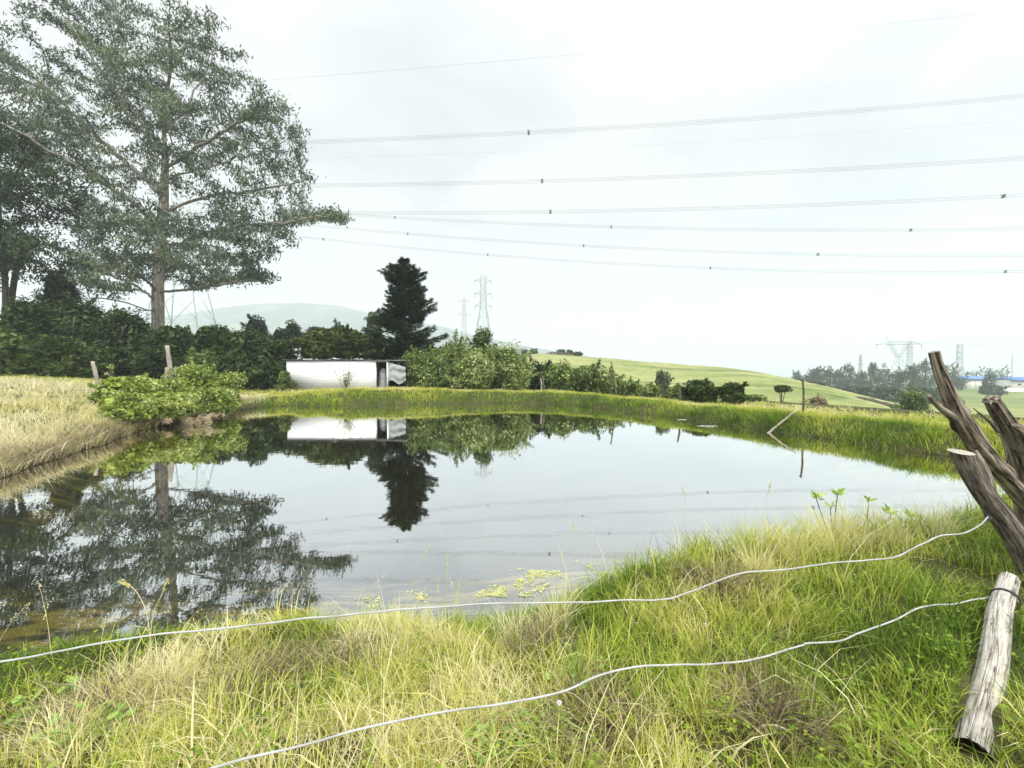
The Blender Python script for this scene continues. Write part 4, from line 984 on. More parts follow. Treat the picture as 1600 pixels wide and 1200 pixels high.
# ------------------------------------------------------------------ shed and lean-to
def shed():
    D = 32.2
    xl, xr = at(448, 600, D)[0], at(587.5, 600, D)[0]; zt = at(518, 563.5, D)[2]; xc = (xl + xr) / 2
    z0 = min(gz(xl, D), gz(xr, D), gz(xl, D + 4)) - .3
    root = np.array([xc, D, z0]); w = xr - xl; dep = 4.0; h = zt - z0
    t = thing('shed', 'low white-painted block shed with thin flat roof on the far bank', 'shed', root)
    b = MB(); b.box(root + [0, .1, h / 2], (w, .2, h)); part('front_wall', b.mesh('front_wall', False, root), M['block'], t)
    for s, lab in ((-1, None), (1, 'end wall coloured dark for the lean-to shade')):
        b = MB(); b.box(root + [s * (w / 2 - .1), .2 + (dep - .2) / 2, h / 2 - .003], (.2 - .004, dep - .2, h)); part('side_wall', b.mesh('side_wall', False, root), M['block'] if s < 0 else M['dark_in'], t, lab)  # right end wall: shade under the lean-to is put into its colour
    b = MB(); b.box(root + [0, dep - .1, h / 2 - .003], (w - .4, .2, h)); part('back_wall', b.mesh('back_wall', False, root), M['block'], t)
    # corrugated roof sheet, slightly uneven
    n = 160; xs = np.linspace(-w / 2 - .28, w / 2 + .2, n); V = []
    for zz in (0, -.035):
        for yy in (-.14, dep * .5, dep + .25):
            V.append(np.stack([xs, np.full(n, yy), h + .075 + zz + .018 * np.sin(xs * 2 * math.pi / .16) + .03 * np.sin(xs * 1.3) - .01 * yy], 1))
    V = np.concatenate(V) + root; Fq = []
    ar = np.arange(n - 1)
    for lay in (0, 3):
        for r_ in (0, 1):
            o = (lay + r_) * n; Fq.append(np.stack([o + ar, o + ar + 1, o + n + ar + 1, o + n + ar], 1))
    for r_ in (0, 2):
        o, o2 = r_ * n, (r_ + 3) * n; Fq.append(np.stack([o + ar, o + ar + 1, o2 + ar + 1, o2 + ar], 1))
    rb = MB(); rb.add(V, np.concatenate(Fq)); rf = part('roof', rb.mesh('roof', False, root), M['roof_grey'], t)
    b = MB(); b.box(root + [-.03, -.08, h + .015], (w + .3, .06, .03)); part('fascia', b.mesh('fascia', False, root), M['dark_in'], rf)
    # a crumpled pale sheet and stones lying on the roof
    m = MB(); c0 = at(521, 558, D + .4); xs_ = np.linspace(-.55, .6, 14)
    gx, gy = np.meshgrid(xs_, np.linspace(-.3, .3, 6)); gz_ = .05 + .16 * fbm(gx * 3.1, gy * 4, None, 5, 3) * (1 - np.abs(gx) * .9)
    V = np.stack([gx + c0[0], gy + D + .5, gz_ + root[2] + h + .07], -1).reshape(-1, 3)
    i = np.arange(5)[:, None] * 14; j = np.arange(13)[None]
    m.add(V, np.stack([i + j, i + j + 1, i + 15 + j, i + 14 + j], -1).reshape(-1, 4))
    single('roof_sheet', m.mesh('roof_sheet', False, (c0[0], D + .5, root[2] + h + .1)), M['plastic'], 'crumpled white sheet lying on the edge of the shed roof', 'sheet', (c0[0], D + .5, root[2] + h + .1))
    # sapling in front of the wall
    R = np.random.default_rng(5); p0 = at(540, 600, 31.4); p0[2] = gz(p0[0], p0[1])
    t2 = thing('sapling', 'thin leafy sapling standing against the white shed wall', 'sapling', p0)
    sm = MB(); lf = MB()
    for i in range(9):
        top = p0 + [R.normal(0, .42), R.normal(0, .1), R.uniform(1.3, 2.1)]
        c = spline([p0 + [R.normal(0, .08), 0, 0], (p0 + top) / 2 + R.normal(0, .06, 3), top], 9); sm.tube(c, np.linspace(.016, .006, 9), 5)
        m2 = 46; k = R.uniform(.25, 1, m2); q = np.stack([np.interp(k, np.linspace(0, 1, 9), c[:, a]) for a in range(3)], 1) + R.normal(0, .09, (m2, 3))
        V, Fq = leaves(q, R.normal(0, 1, (m2, 3)), R.normal(0, 1, (m2, 3)), R.uniform(.08, .17, m2), .06); lf.add(V, Fq, np.repeat(R.uniform(.2, .8, m2), 4))
    part('stem', sm.mesh('stem', True, p0), M['bark'], t2); part('leaves', lf.mesh('leaves', False, p0), M['leaf_bush'], t2)
    # lean-to: posts, beam, hanging tarpaulin
    D2 = 32.0; pb = at(605.5, 600, D2); zg = gz(pb[0], D2); zt2 = at(605, 565.5, D2)[2]
    rt = np.array([pb[0], D2, zg])
    lt = thing('lean_to', 'open lean-to with white post and grey tarpaulin beside the shed', 'shelter', rt)
    b = MB(); b.box(rt + [0, 0, (zt2 - zg) / 2 - .1], (.10, .09, zt2 - zg + .2)); part('post', b.mesh('post', False, rt), M['plastic'], lt)
    b = MB(); b.tube([[at(588.5, 566.5, D2)[0], D2, zt2 + .02], [pb[0] + .05, D2, zt2 + .05]], [.05, .05], 6); part('beam', b.mesh('beam', True, rt), M['wood_post'], lt)
    b = MB(); xs_ = np.linspace(.06, at(634, 600, D2)[0] - pb[0], 30); ht = zt2 - zg
    gx, gk = np.meshgrid(xs_, np.linspace(0, 1, 22)); span = xs_[-1]
    top = ht - .42 * gx / span; bot = .55 + .28 * np.sin(gx * 5) * .6
    zz = top + (bot - top) * gk
    yy = .065 * np.sin(gk * 13 + gx * 2.4 + 1.2 * np.sin(gx * 3)) * (1 - .5 * gk) * (.35 + gx / span) + .05 * np.sin(gx * 11 + gk * 6)
    V = np.stack([gx, yy, zz], -1).reshape(-1, 3) + rt; i = np.arange(21)[:, None] * 30; j = np.arange(29)[None]
    b.add(V, np.stack([i + j, i + j + 1, i + 31 + j, i + 30 + j], -1).reshape(-1, 4)); part('tarpaulin', b.mesh('tarpaulin', True, rt), M['tarp'], lt)
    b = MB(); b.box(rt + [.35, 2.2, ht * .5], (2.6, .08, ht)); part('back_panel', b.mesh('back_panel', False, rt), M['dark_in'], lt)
    b = MB(); b.box(rt + [.3, 1.0, ht + .12], (2.4, 2.3, .05)); part('roof', b.mesh('roof', False, rt), M['roof_grey'], lt)
    # rounded sack inside
    sc = np.array([at(600, 590, D2 + .9)[0], D2 + .9, gz(at(600, 590, D2 + .9)[0], D2 + .9)])
    u, v = np.meshgrid(np.linspace(0, 2 * math.pi, 24, endpoint=False), np.linspace(0, 1, 14)); rr = .42 * np.sqrt(np.clip(1 - (v * 1.0) ** 3.2, 0, 1)) + .02
    V = np.stack([rr * np.cos(u), rr * np.sin(u), 1.75 * v], -1); V += (fbm(V[..., 0] * 4, V[..., 1] * 4, V[..., 2] * 3, 3, 3) - .5)[..., None] * .15
    i = np.arange(13)[:, None] * 24; j = np.arange(24)[None]; k = (j + 1) % 24
    b = MB(); b.add(V.reshape(-1, 3), np.stack([i + j, i + k, i + 24 + k, i + 24 + j], -1).reshape(-1, 4))
    single('hanging_sack', b.mesh('hanging_sack', True), M['sack'], 'tall rounded grey sack standing in the dark lean-to opening', 'sack', sc)
shed()
# ------------------------------------------------------------------ thin posts
def post(name, label, cat, pts, D, r, mat, group=None, lean=0):
    w = [at(px, py, D + k * lean) for k, (px, py) in enumerate(pts)]
    base = w[0].copy(); base[2] = min(gz(base[0], base[1]) - .1, base[2])
    if lean: base = w[0] + (w[0] - w[1]) * .6
    w = [base] + w
    s = spline(w, 12); s += rng.normal(0, r * .15, s.shape)
    m = MB(); V, Fq, a = tube(s, np.linspace(r * 1.12, r * .85, 12) * rng.uniform(.9, 1.1, 12), 9)
    n0 = len(V); m.tube(s, np.linspace(r * 1.12, r * .85, 12) * rng.uniform(.9, 1.1, 12), 9)
    return single(name, m.mesh(name, False, base), M[mat], label, cat, base, group)
post('fence_post', 'pale leaning field post at the edge of the dry grass', 'post', [(152, 598), (149, 582), (144.5, 564.5)], 19, .085, 'wood_post')
fp = thing('forked_post', 'pale weathered post with broad split foot among the brambles', 'post', at(268, 592, 21))
_o = np.array(fp.location)
m_ = MB(); m_.tube(spline([at(270, 605, 21), at(268, 588, 21), at(264, 562, 21), at(261, 540, 21)], 12), np.linspace(.15, .09, 12) * rng.uniform(.85, 1.1, 12), 9); part('shaft', m_.mesh('shaft', False, _o), M['wood_post'], fp)
for dx in (-6, 6):
    m_ = MB(); m_.tube(spline([at(268 + dx, 605, 20.9), at(268 + dx, 590, 20.9), at(268 + dx * 1.25, 574, 20.9)], 8), np.linspace(.13, .08, 8), 8); part('split_foot', m_.mesh('split_foot', False, _o), M['wood_post'], fp)
post('tall_pole', 'tall thin leaning pole on the right berm', 'pole', [(962, 613), (959, 592), (955, 565)], 29, .055, 'wood_post_dark')
post('fence_stake', 'short dark stake in front of the dark berm bushes', 'stake', [(1062, 626), (1062, 612), (1059.5, 598)], 22, .055, 'wood_post_dark')
post('twin_stake', 'left pale stake of the pair on the far bank', 'stake', [(846, 609), (846, 600), (844.5, 592)], 31, .06, 'wood_post', 'pair of stakes on the far bank')
post('twin_stake', 'right darker stake of the pair on the far bank', 'stake', [(850, 608), (849, 598), (848, 588)], 31, .075, 'wood_post_dark', 'pair of stakes on the far bank')
hk = post('hooked_post', 'thin dark post with hooked top standing on the right berm', 'post', [(1255, 645), (1255.5, 620), (1255, 598), (1254, 592), (1252, 594)], 15.5, .034, 'wood_post_dark')
post('white_pole', 'pale bare pole leaning from the right bank into the pond', 'pole', [(1206, 672), (1225, 656.5), (1244, 641)], 14.3, .036, 'wood_post', None, .12)
def debris(px, py, label, L, W):
    c = on_plane(px, py); m = MB(); n = 18; a = np.linspace(0, 2 * math.pi, n, endpoint=False)
    rr = 1 + .35 * np.sin(3 * a + px) + rng.normal(0, .2, n)
    top = np.stack([L * rr * np.cos(a), W * rr * np.sin(a), np.full(n, .012) + rng.normal(0, .006, n)], 1); bot = top * [1.05, 1.05, 0] + [0, 0, -.02]
    V = np.concatenate([top, bot]); i = np.arange(n); k = (i + 1) % n
    m.add(V, np.stack([i, k, n + k, n + i], 1)); m.f.setdefault(n, []).append(i[None])
    single('floating_foam', m.mesh('floating_foam', False), M['foam'], label, 'debris', (c[0], c[1], 0.0))
debris(1106, 666, 'larger pale foam raft floating beside the right bank', .30, .11); debris(1068, 656, 'smaller pale foam raft floating under the berm stake', .22, .08)
# ------------------------------------------------------------------ logs and dead trunk in the foreground
def log_mesh(pts, rad, name, seg=44, rings=90, amp=.06, seed=0, off=(0, 0, 0), cut_z=None, groove=.5, cap0=True, cap1=True, knots=()):
    """returns mesh with 'grain' vectors (around, along) and the rings for caps"""
    s = spline(np.column_stack([np.asarray(pts, float), rad]), rings); c = s[:, :3]; r = s[:, 3]
    T, N, B = frames(c); ln = np.concatenate([[0], np.cumsum(np.linalg.norm(np.diff(c, axis=0), axis=1))])
    a = np.linspace(0, 2 * math.pi, seg, endpoint=False)
    A, Ln = np.meshgrid(a, ln); ca, sa = np.cos(A), np.sin(A)
    d = (fbm(ca * 1.6 + seed, sa * 1.6, Ln * 3.5, seed, 4) - .5) * 2 * amp + (fbm(ca * 5, sa * 5 + seed, Ln * 2.2, seed + 9, 3) - .5) * 2 * amp * groove
    for kl, ka, kh, kw in knots:
        d += kh * np.exp(-((Ln - kl) / kw) ** 2 - (np.angle(np.exp(1j * (A - ka))) / .55) ** 2)
    R = r[:, None] * (1 + d)
    V = c[:, None] + R[..., None] * (ca[..., None] * N[:, None] + sa[..., None] * B[:, None])
    if cut_z is not None:   # slice the last rings on a horizontal plane
        for k in range(rings - 10, rings):
            w = (k - (rings - 11)) / 10.0
            zt = cut_z - (1 - w) * .10
            over = V[k, :, 2] - zt - .20 * (V[k, :, 1] - c[k, 1])
            V[k] -= T[k] * (over / T[k, 2])[:, None] * w
    i = np.arange(rings - 1)[:, None] * seg; j = np.arange(seg)[None]; kk = (j + 1) % seg
    Fq = np.stack([i + j, i + kk, i + seg + kk, i + seg + j], -1).reshape(-1, 4)
    ends = (V[0].copy(), V[-1].copy())
    me = raw_mesh(name, V.reshape(-1, 3) - np.asarray(off), [Fq], None, True)
    g = me.attributes.new('grain', 'FLOAT_VECTOR', 'POINT')
    rm = float(np.mean(r)) * 2.5
    gv = np.stack([np.cos(A) * rm * 4 + seed, np.sin(A) * rm * 4, Ln * 4], -1).reshape(-1, 3).astype(np.float32)
    g.data.foreach_set('vector', gv.ravel())
    return me, ends
def cap_mesh(ring, name, off, depth=0.0, axis=(0, 0, 1), rough=.0):
    c = ring.mean(0); n = len(ring); V = [c + np.asarray(axis) * -depth]
    rings = []
    for f in (.35, .7, .93, 1.0):
        q = c + (ring - c) * f - np.asarray(axis) * depth * (1 - f) + rng.normal(0, rough, ring.shape); rings.append(q)
    V = np.concatenate([[V[0]]] + rings); i = np.arange(n); k = (i + 1) % n
    f3 = np.stack([np.zeros(n, int), 1 + i, 1 + k], 1)
    f4 = np.concatenate([np.stack([1 + r_ * n + i, 1 + (r_ + 1) * n + i, 1 + (r_ + 1) * n + k, 1 + r_ * n + k], 1) for r_ in range(3)])
    return raw_mesh(name, V - np.asarray(off), [f3, f4], None, False)
# 1. the leaning cut log
b0 = at(1668, 1000, 2.62); b0[2] = gz(b0[0], b0[1]) - .15
tp = at(1499, 706, 2.85)
lg = thing('leaning_log', 'grey-brown log with flat sawn top leaning at the right edge', 'log', b0)
mid = at(1585, 838, 2.72)
me, e = log_mesh([b0, at(1640, 945, 2.65), mid, at(1530, 760, 2.81), tp + [-.0, 0, .02]], [.082, .074, .067, .061, .062], 'bark', 48, 110, .06, 3, b0, tp[2] - .0, .7, knots=((1.15, 2.0, .12, .06), (.8, 4.5, .1, .05)))
part('bark', me, M['wood_bark'], lg)
part('sawn_top', cap_mesh(e[1], 'sawn_top', b0, .0, (0, 0, 1), .0006), M['cut'], lg)
me, _ = log_mesh([at(1555, 775, 2.80), at(1540, 735, 2.83), at(1523, 703, 2.86)], [.012, .022, .012], 'split_sliver', 10, 24, .2, 8, b0)
part('split_sliver', me, M['wood_dead'], lg)
# 2. the forked dead trunk behind it
D3 = 3.05
r0 = at(1640, 905, D3); r0[2] = gz(r0[0], r0[1]) - .2
dt = thing('dead_tree', 'gnarled forked dead trunk used as a fence post at the right edge', 'dead tree', r0)
me, e = log_mesh([r0, at(1632, 850, D3), at(1618, 790, D3), at(1606, 735, D3), at(1592, 695, D3 - .02), at(1570, 658, D3 - .04), at(1549, 624, D3 - .06)], [.135, .115, .10, .088, .08, .056, .045], 'trunk', 56, 150, .22, 21, r0, None, .9, knots=((1.0, 1, .35, .08), (.75, 3.3, .3, .07), (1.12, 4.6, .4, .06)))
part('trunk', me, M['wood_dead'], dt)
part('broken_end', cap_mesh(e[1], 'broken_end', r0, -.02, unit(at(1551, 622, D3 - .06) - at(1576, 650, D3 - .04)), .006), M['wood_dead'] and M['wood_post'], dt)
me, e = log_mesh([at(1612, 800, D3), at(1588, 765, D3 - .02), at(1560, 734, D3 - .04), at(1526, 696, D3 - .06), at(1504, 662, D3 - .08), at(1487, 628, D3 - .09), at(1474, 596, D3 - .1), at(1464, 570, D3 - .1), at(1458.5, 550, D3 - .1)], [.05, .053, .053, .06, .056, .048, .040, .035, .033], 'limb', 52, 150, .19, 33, r0, None, .9, knots=((.62, 2.2, .35, .05), (.45, 4, .3, .05), (.95, 1, .25, .04), (1.05, 3.6, .3, .05)))
lm = part('limb', me, M['wood_dead'], dt)
part('sawn_end', cap_mesh(e[1], 'sawn_end', r0, .0, (0, 0, 1), .001), M['wood_post'], lm)
me, e = log_mesh([at(1496, 656, D3 - .08), at(1474, 641, D3 - .12), at(1461, 630, D3 - .15), at(1452, 619, D3 - .17)], [.036, .021, .016, .0145], 'stub', 28, 40, .12, 41, r0, None, .8)
sb = part('stub', me, M['wood_dead'], lm); part('stub_end', cap_mesh(e[1], 'stub_end', r0, .0, (0, 0, 1), .002), M['wood_post'], lm)
me, _ = log_mesh([at(1552, 712, D3 - .02), at(1535, 690, D3 - .03), at(1522, 664, D3 - .03), at(1519, 655, D3 - .03)], [.03, .03, .022, .008], 'splinter', 18, 30, .25, 51, r0); part('splinter', me, M['wood_dead'], lm)
me, _ = log_mesh([at(1545, 715, D3), at(1530, 690, D3), at(1522, 668, D3), at(1508, 642, D3 + .03)], [.03, .024, .016, .008], 'splinter', 18, 30, .2, 52, r0); part('splinter', me, M['wood_pale'], lm)
me, _ = log_mesh([at(1560, 675, D3 - .04), at(1545, 658, D3 - .06), at(1521, 638, D3 - .08)], [.014, .009, .003], 'twig', 10, 24, .1, 61, r0); part('twig', me, M['wood_post_dark'], dt)
me, _ = log_mesh([at(1600, 705, D3 - .05), at(1597, 680, D3 - .08), at(1588, 668, D3 - .1), at(1578, 665, D3 - .1)], [.05, .045, .03, .01], 'burl', 24, 40, .3, 71, r0); part('burl', me, M['wood_dead'], dt)
# 3. the pale log lying in the grass
e0 = at(1520, 1188, 1.62); e0 = np.array([e0[0], e0[1], gz(e0[0], e0[1]) + .075])
q0 = at(1519, 1176, 1.56); q1 = at(1577, 905, 2.62)
e0 = np.array([q0[0], q0[1], q0[2]]); e1 = q1
pl = thing('pale_log', 'bleached pale log lying in the grass at the lower right', 'log', e0)
axd = unit(e1 - e0)
pm = [e0, e0 + (e1 - e0) * .35 + [.012, 0, .008], e0 + (e1 - e0) * .7 + [-.012, 0, .012], e1]
me, e = log_mesh(pm, [.053, .053, .052, .046], 'bleached_wood', 48, 120, .05, 81, e0, None, .35, knots=((.5, 1.2, .06, .05), (1.2, 2.4, .06, .04)))
part('bleached_wood', me, M['wood_pale'], pl)
part('rotten_end', cap_mesh(e[0], 'rotten_end', e0, .05, -axd, .004), M['char'], pl)
part('upper_end', cap_mesh(e[1], 'upper_end', e0, .0, axd, .003), M['wood_pale'] and M['cut'], pl)
# ------------------------------------------------------------------ fence wires
def wire(name, label, pts, r, seed):
    w = np.array([at(*p) for p in pts]); n = 420
    s = spline(w, n)
    ln = np.concatenate([[0], np.cumsum(np.linalg.norm(np.diff(s, axis=0), axis=1))])
    s[:, 2] += (fbm(ln * 4, ln * 0 + seed, None, seed, 3) - .5) * .012; s[:, 1] += (fbm(ln * 3, ln * 0 + seed, None, seed + 5, 2) - .5) * .02
    off = s[0].copy()
    me, _ = log_mesh(s[::3], np.full(len(s[::3]), r), name, 10, n * 2, .02, seed, off)
    o = single(name, me, M['rope'], label, 'wire', off, 'white wires of the fence')
    return s
up_ = [(-160, 1062, 1.66), (0, 1036, 1.72), (120, 1012, 1.78), (240, 993, 1.84), (400, 975, 1.92), (560, 960, 2.0), (700, 947, 2.07), (880, 941, 2.16), (1030, 937, 2.23), (1075, 926, 2.26), (1150, 900, 2.3), (1190, 893, 2.32), (1240, 889, 2.35), (1300, 880, 2.38), (1390, 872, 2.45), (1440, 852, 2.5), (1468, 838, 2.55), (1505, 833, 2.62), (1530, 820, 2.68), (1545, 806, 2.76)]
wire('fence_wire', 'upper white fence wire sagging across the pond edge to the leaning log', up_, .0044, 3)
lo_ = [(220, 1236, 1.28), (345, 1198, 1.34), (450, 1170, 1.4), (560, 1140, 1.46), (700, 1112, 1.55), (800, 1097, 1.62), (880, 1081, 1.68), (935, 1057, 1.73), (990, 1044, 1.78), (1060, 1041, 1.84), (1130, 1037, 1.9), (1190, 1026, 1.98), (1235, 1013, 2.04), (1254, 1007, 2.07), (1262, 1004, 2.08), (1310, 1001, 2.15), (1345, 987, 2.18), (1395, 970, 2.24), (1432, 950, 2.29), (1460, 946, 2.33), (1490, 945, 2.37), (1525, 937, 2.42), (1564, 932, 2.47)]
wire('fence_wire', 'lower white fence wire running through the grass to the pale log', lo_, .0044, 8)
def tie(label, ctr, ax, R, turns, r=.004):
    a = np.linspace(0, 2 * math.pi * turns, 60); ax = unit(np.asarray(ax, float)); n = unit(np.cross(ax, [0, 0, 1.])); b = np.cross(ax, n)
    p = np.asarray(ctr) + R * (np.cos(a)[:, None] * n + np.sin(a)[:, None] * b) + ax * (np.linspace(-.02, .02, 60))[:, None]
    m = MB(); m.tube(p, r, 6); off = np.asarray(ctr)
    single('tie_wire', m.mesh('tie_wire', True, off), M['tie'], label, 'wire', off)
tie('dark tie wire wound round the top of the pale log', e0 + (e1 - e0) * .82, axd, .0605, 2.2)
m_ = MB(); k0 = at(1541, 808, 2.76); m_.tube(spline([k0, k0 + [-.02, -.01, .02], k0 + [-.03, 0, .07], k0 + [-.035, 0, .11]], 12), np.linspace(.007, .006, 12), 6); m_.tube(spline([k0, k0 + [-.012, -.012, -.012], k0 + [.012, -.02, .0], k0 + [0, 0, .015]], 12), .008, 6)
single('wire_knot', m_.mesh('wire_knot', True, k0), M['tie'], 'dark twisted knot where the upper wire meets the leaning log', 'knot', k0)
# ------------------------------------------------------------------ small foreground plants
def whorl_plant(label, base_px, base_D, tops, seed, ls=.055):
    R = np.random.default_rng(seed); b = at(base_px[0], base_px[1], base_D); b[2] = gz(b[0], b[1])
    t = thing('young_shoot', label, 'plant', b, 'leafy shoots at the near water edge'); sm = MB()
    for (px, py, n) in tops:
        tp_ = at(px, py, base_D + R.normal(0, .05)); c = spline([b, (b + tp_) / 2 + R.normal(0, .03, 3), tp_ - [0, 0, .06], tp_], 14); sm.tube(c, np.linspace(.006, .003, 14), 6)
        lf = MB(); a = np.arange(n) * 2.4 + R.uniform(0, 6)
        el = R.uniform(.1, 1.1, n); d = np.stack([np.cos(a) * np.cos(el), np.sin(a) * np.cos(el), np.sin(el)], 1); L = R.uniform(.7, 1.2, n) * ls
        p = tp_ + d * (L * .55)[:, None] - np.stack([np.zeros(n), np.zeros(n), R.uniform(0, .035, n)], 1)
        V, Fq = leaves(p, d, np.cross(d, R.normal(0, 1, (n, 3))), L, L * .36); lf.add(V, Fq, np.repeat(R.uniform(.2, .9, n), 4))
        part('leaf_whorl', lf.mesh('leaf_whorl', False, b), M['leaf_fresh'], t)
    part('stem', sm.mesh('stem', True, b), M['bark'], t)
whorl_plant('tallest leafy shoot with three whorls standing against the pale water', (1302, 862), 4.0, [(1277, 775, 12), (1308, 770, 14), (1298, 792, 8)], 1, .085)
whorl_plant('single slim leafy shoot right of the tallest one', (1353, 852), 4.0, [(1357, 780, 9)], 2, .08)
whorl_plant('low leafy shoot with two pale whorls near the leaning log', (1400, 845), 3.9, [(1391, 800, 7), (1424, 805, 12), (1408, 815, 6)], 3, .09)
def weed(label, px, py, D, n, spread, size, seed, mat='leaf_fresh', tint=.3):
    size *= .62; spread *= 1.25; n = int(n * 2.2)
    R = np.random.default_rng(seed); b = at(px, py, D); b[2] = gz(b[0], b[1])
    t = thing('broadleaf_weed', label, 'plant', b, 'broad-leaved weeds in the near grass'); sm = MB(); lf = MB()
    for i in range(n):
        a = R.uniform(0, 6.28); q = b + [math.cos(a) * spread * R.random() ** .5, math.sin(a) * spread * R.random() ** .5, R.uniform(.05, .13)]
        sm.tube(spline([b + [0, 0, 0], (b + q) / 2 + [0, 0, .04], q], 6), np.linspace(.003, .0015, 6), 5)
        k = 12; an = np.linspace(0, 2 * math.pi, k, endpoint=False); s = size * R.uniform(.6, 1.2)
        rx = s * (1 - .25 * np.cos(an)) ; tl = R.normal(0, .35, 2); yaw = R.uniform(0, 6.28)
        x, y = rx * np.cos(an), rx * .85 * np.sin(an); z = tl[0] * x + tl[1] * y + .15 * np.abs(y)
        V = np.stack([x * math.cos(yaw) - y * math.sin(yaw), x * math.sin(yaw) + y * math.cos(yaw), z], 1) + q
        V = np.concatenate([[q], V]); j = np.arange(k)
        lf.add(V, np.stack([np.zeros(k, int), 1 + j, 1 + (j + 1) % k], 1), float(np.clip(R.normal(tint, .2), 0, 1)))
    part('stem', sm.mesh('stem', True, b), M['leaf_fresh'], t); part('leaves', lf.mesh('leaves', False, b), M[mat], t)
weed('broad-leaved weed below the left end of the upper wire', 70, 1075, 2.05, 9, .12, .045, 1); weed('broad-leaved weed with round leaves left of the straw clump', 140, 1130, 1.8, 16, .16, .03, 2)
weed('small clover patch below the lower wire in the middle', 860, 1125, 1.72, 22, .16, .016, 3, tint=.2); weed('clover tuft just above the lower wire near the middle', 905, 1045, 2.0, 20, .14, .018, 4, tint=.25); weed('low weed at the bottom centre of the grass', 780, 1150, 1.6, 18, .14, .017, 6, tint=.2)
def flower(label, px, py, D, R0):
    c = at(px, py, D); g0 = np.array([c[0], c[1], gz(c[0], c[1])]); t = thing('clover_flower', label, 'flower', g0)
    m = MB(); m.tube(spline([g0, (g0 + c) / 2 + [.01, 0, 0], c], 8), .0016, 5); part('stalk', m.mesh('stalk', True, g0), M['leaf_fresh'], t)
    n = 60; d = unit(rng.normal(0, 1, (n, 3)) + [0, 0, .3]); V, Fq = leaves(c + d * R0 * .6, d, rng.normal(0, 1, (n, 3)), R0 * 1.0, R0 * .4); m = MB(); m.add(V, Fq); part('petals', m.mesh('petals', False, g0), M['flower'], t)
flower('pale pink clover flower beside the lower wire', 874, 1098, 1.66, .012)
flower('small white flower head in the grass under the upper wire', 1102, 976, 2.35, .011)
def stalk(label, pts, D, head, seed, r=.0022):
    R = np.random.default_rng(seed); w = [at(px, py, D) for px, py in pts]; w[0][2] = gz(w[0][0], w[0][1]); s = spline(w, 24); b = s[0].copy()
    t = thing('grass_stalk', label, 'grass stalk', b, 'tall dry seed stalks on the near bank'); m = MB(); m.tube(s, np.linspace(r, r * .6, 24), 5, .9); part('stem', m.mesh('stem', True, b), M['grass'], t)
    n = head; k = R.uniform(.80, 1, n); q = np.stack([np.interp(k, np.linspace(0, 1, 24), s[:, a]) for a in range(3)], 1) + R.normal(0, .006, (n, 3)); d = unit(s[-1] - s[-5]) + R.normal(0, .4, (n, 3))
    V, Fq = leaves(q, d, R.normal(0, 1, (n, 3)), R.uniform(.014, .024, n), .006); m = MB(); m.add(V, Fq, np.repeat(R.uniform(.6, .95, n), 4)); part('seed_head', m.mesh('seed_head', False, b), M['grass'], t)
stalk('drooping seed stalk over the dark water left of the straw clump', [(240, 1010), (232, 975), (222, 940), (207, 918), (187, 909)], 2.2, 60, 1, .0026)
stalk('straight dry stalk leaning right over the dark water', [(225, 1010), (238, 968), (250, 935), (263, 903)], 2.2, 26, 2); stalk('pale dry stalk standing upright left of the straw clump', [(150, 1070), (157, 1020), (165, 962)], 2.0, 10, 3)
stalk('tall arching stalk above the grass left of centre', [(625, 985), (640, 930), (655, 880), (672, 855)], 2.7, 20, 4, .0018); stalk('tall straight stalk left of centre against the water', [(696, 990), (697, 930), (700, 862)], 2.7, 30, 5, .0018)
stalk('tall leaning stalk near the middle of the shore', [(950, 950), (925, 890), (905, 840), (893, 815)], 3.4, 30, 6, .002); stalk('tall wispy seed stalk left of the leafy shoots', [(1178, 900), (1186, 840), (1197, 785), (1205, 752)], 4.0, 46, 7, .002); stalk('wispy seed stalk nearest the middle of the far water', [(1068, 880), (1070, 830), (1072, 790), (1066, 760)], 4.2, 40, 8, .002)
m_ = MB(); c_ = at(1205, 1150, 1.62); c_[2] = gz(c_[0], c_[1]) + .05
m_.tube(spline([c_ + [-.09, -.02, .0], c_ + [-.03, .01, .03], c_ + [.05, .0, .03], c_ + [.13, -.05, -.02]], 16), np.linspace(.005, .002, 16), 7, .86)
single('twig', m_.mesh('twig', True, c_), M['grass'], 'short dry twig lying in the grass at the bottom right', 'twig', c_)
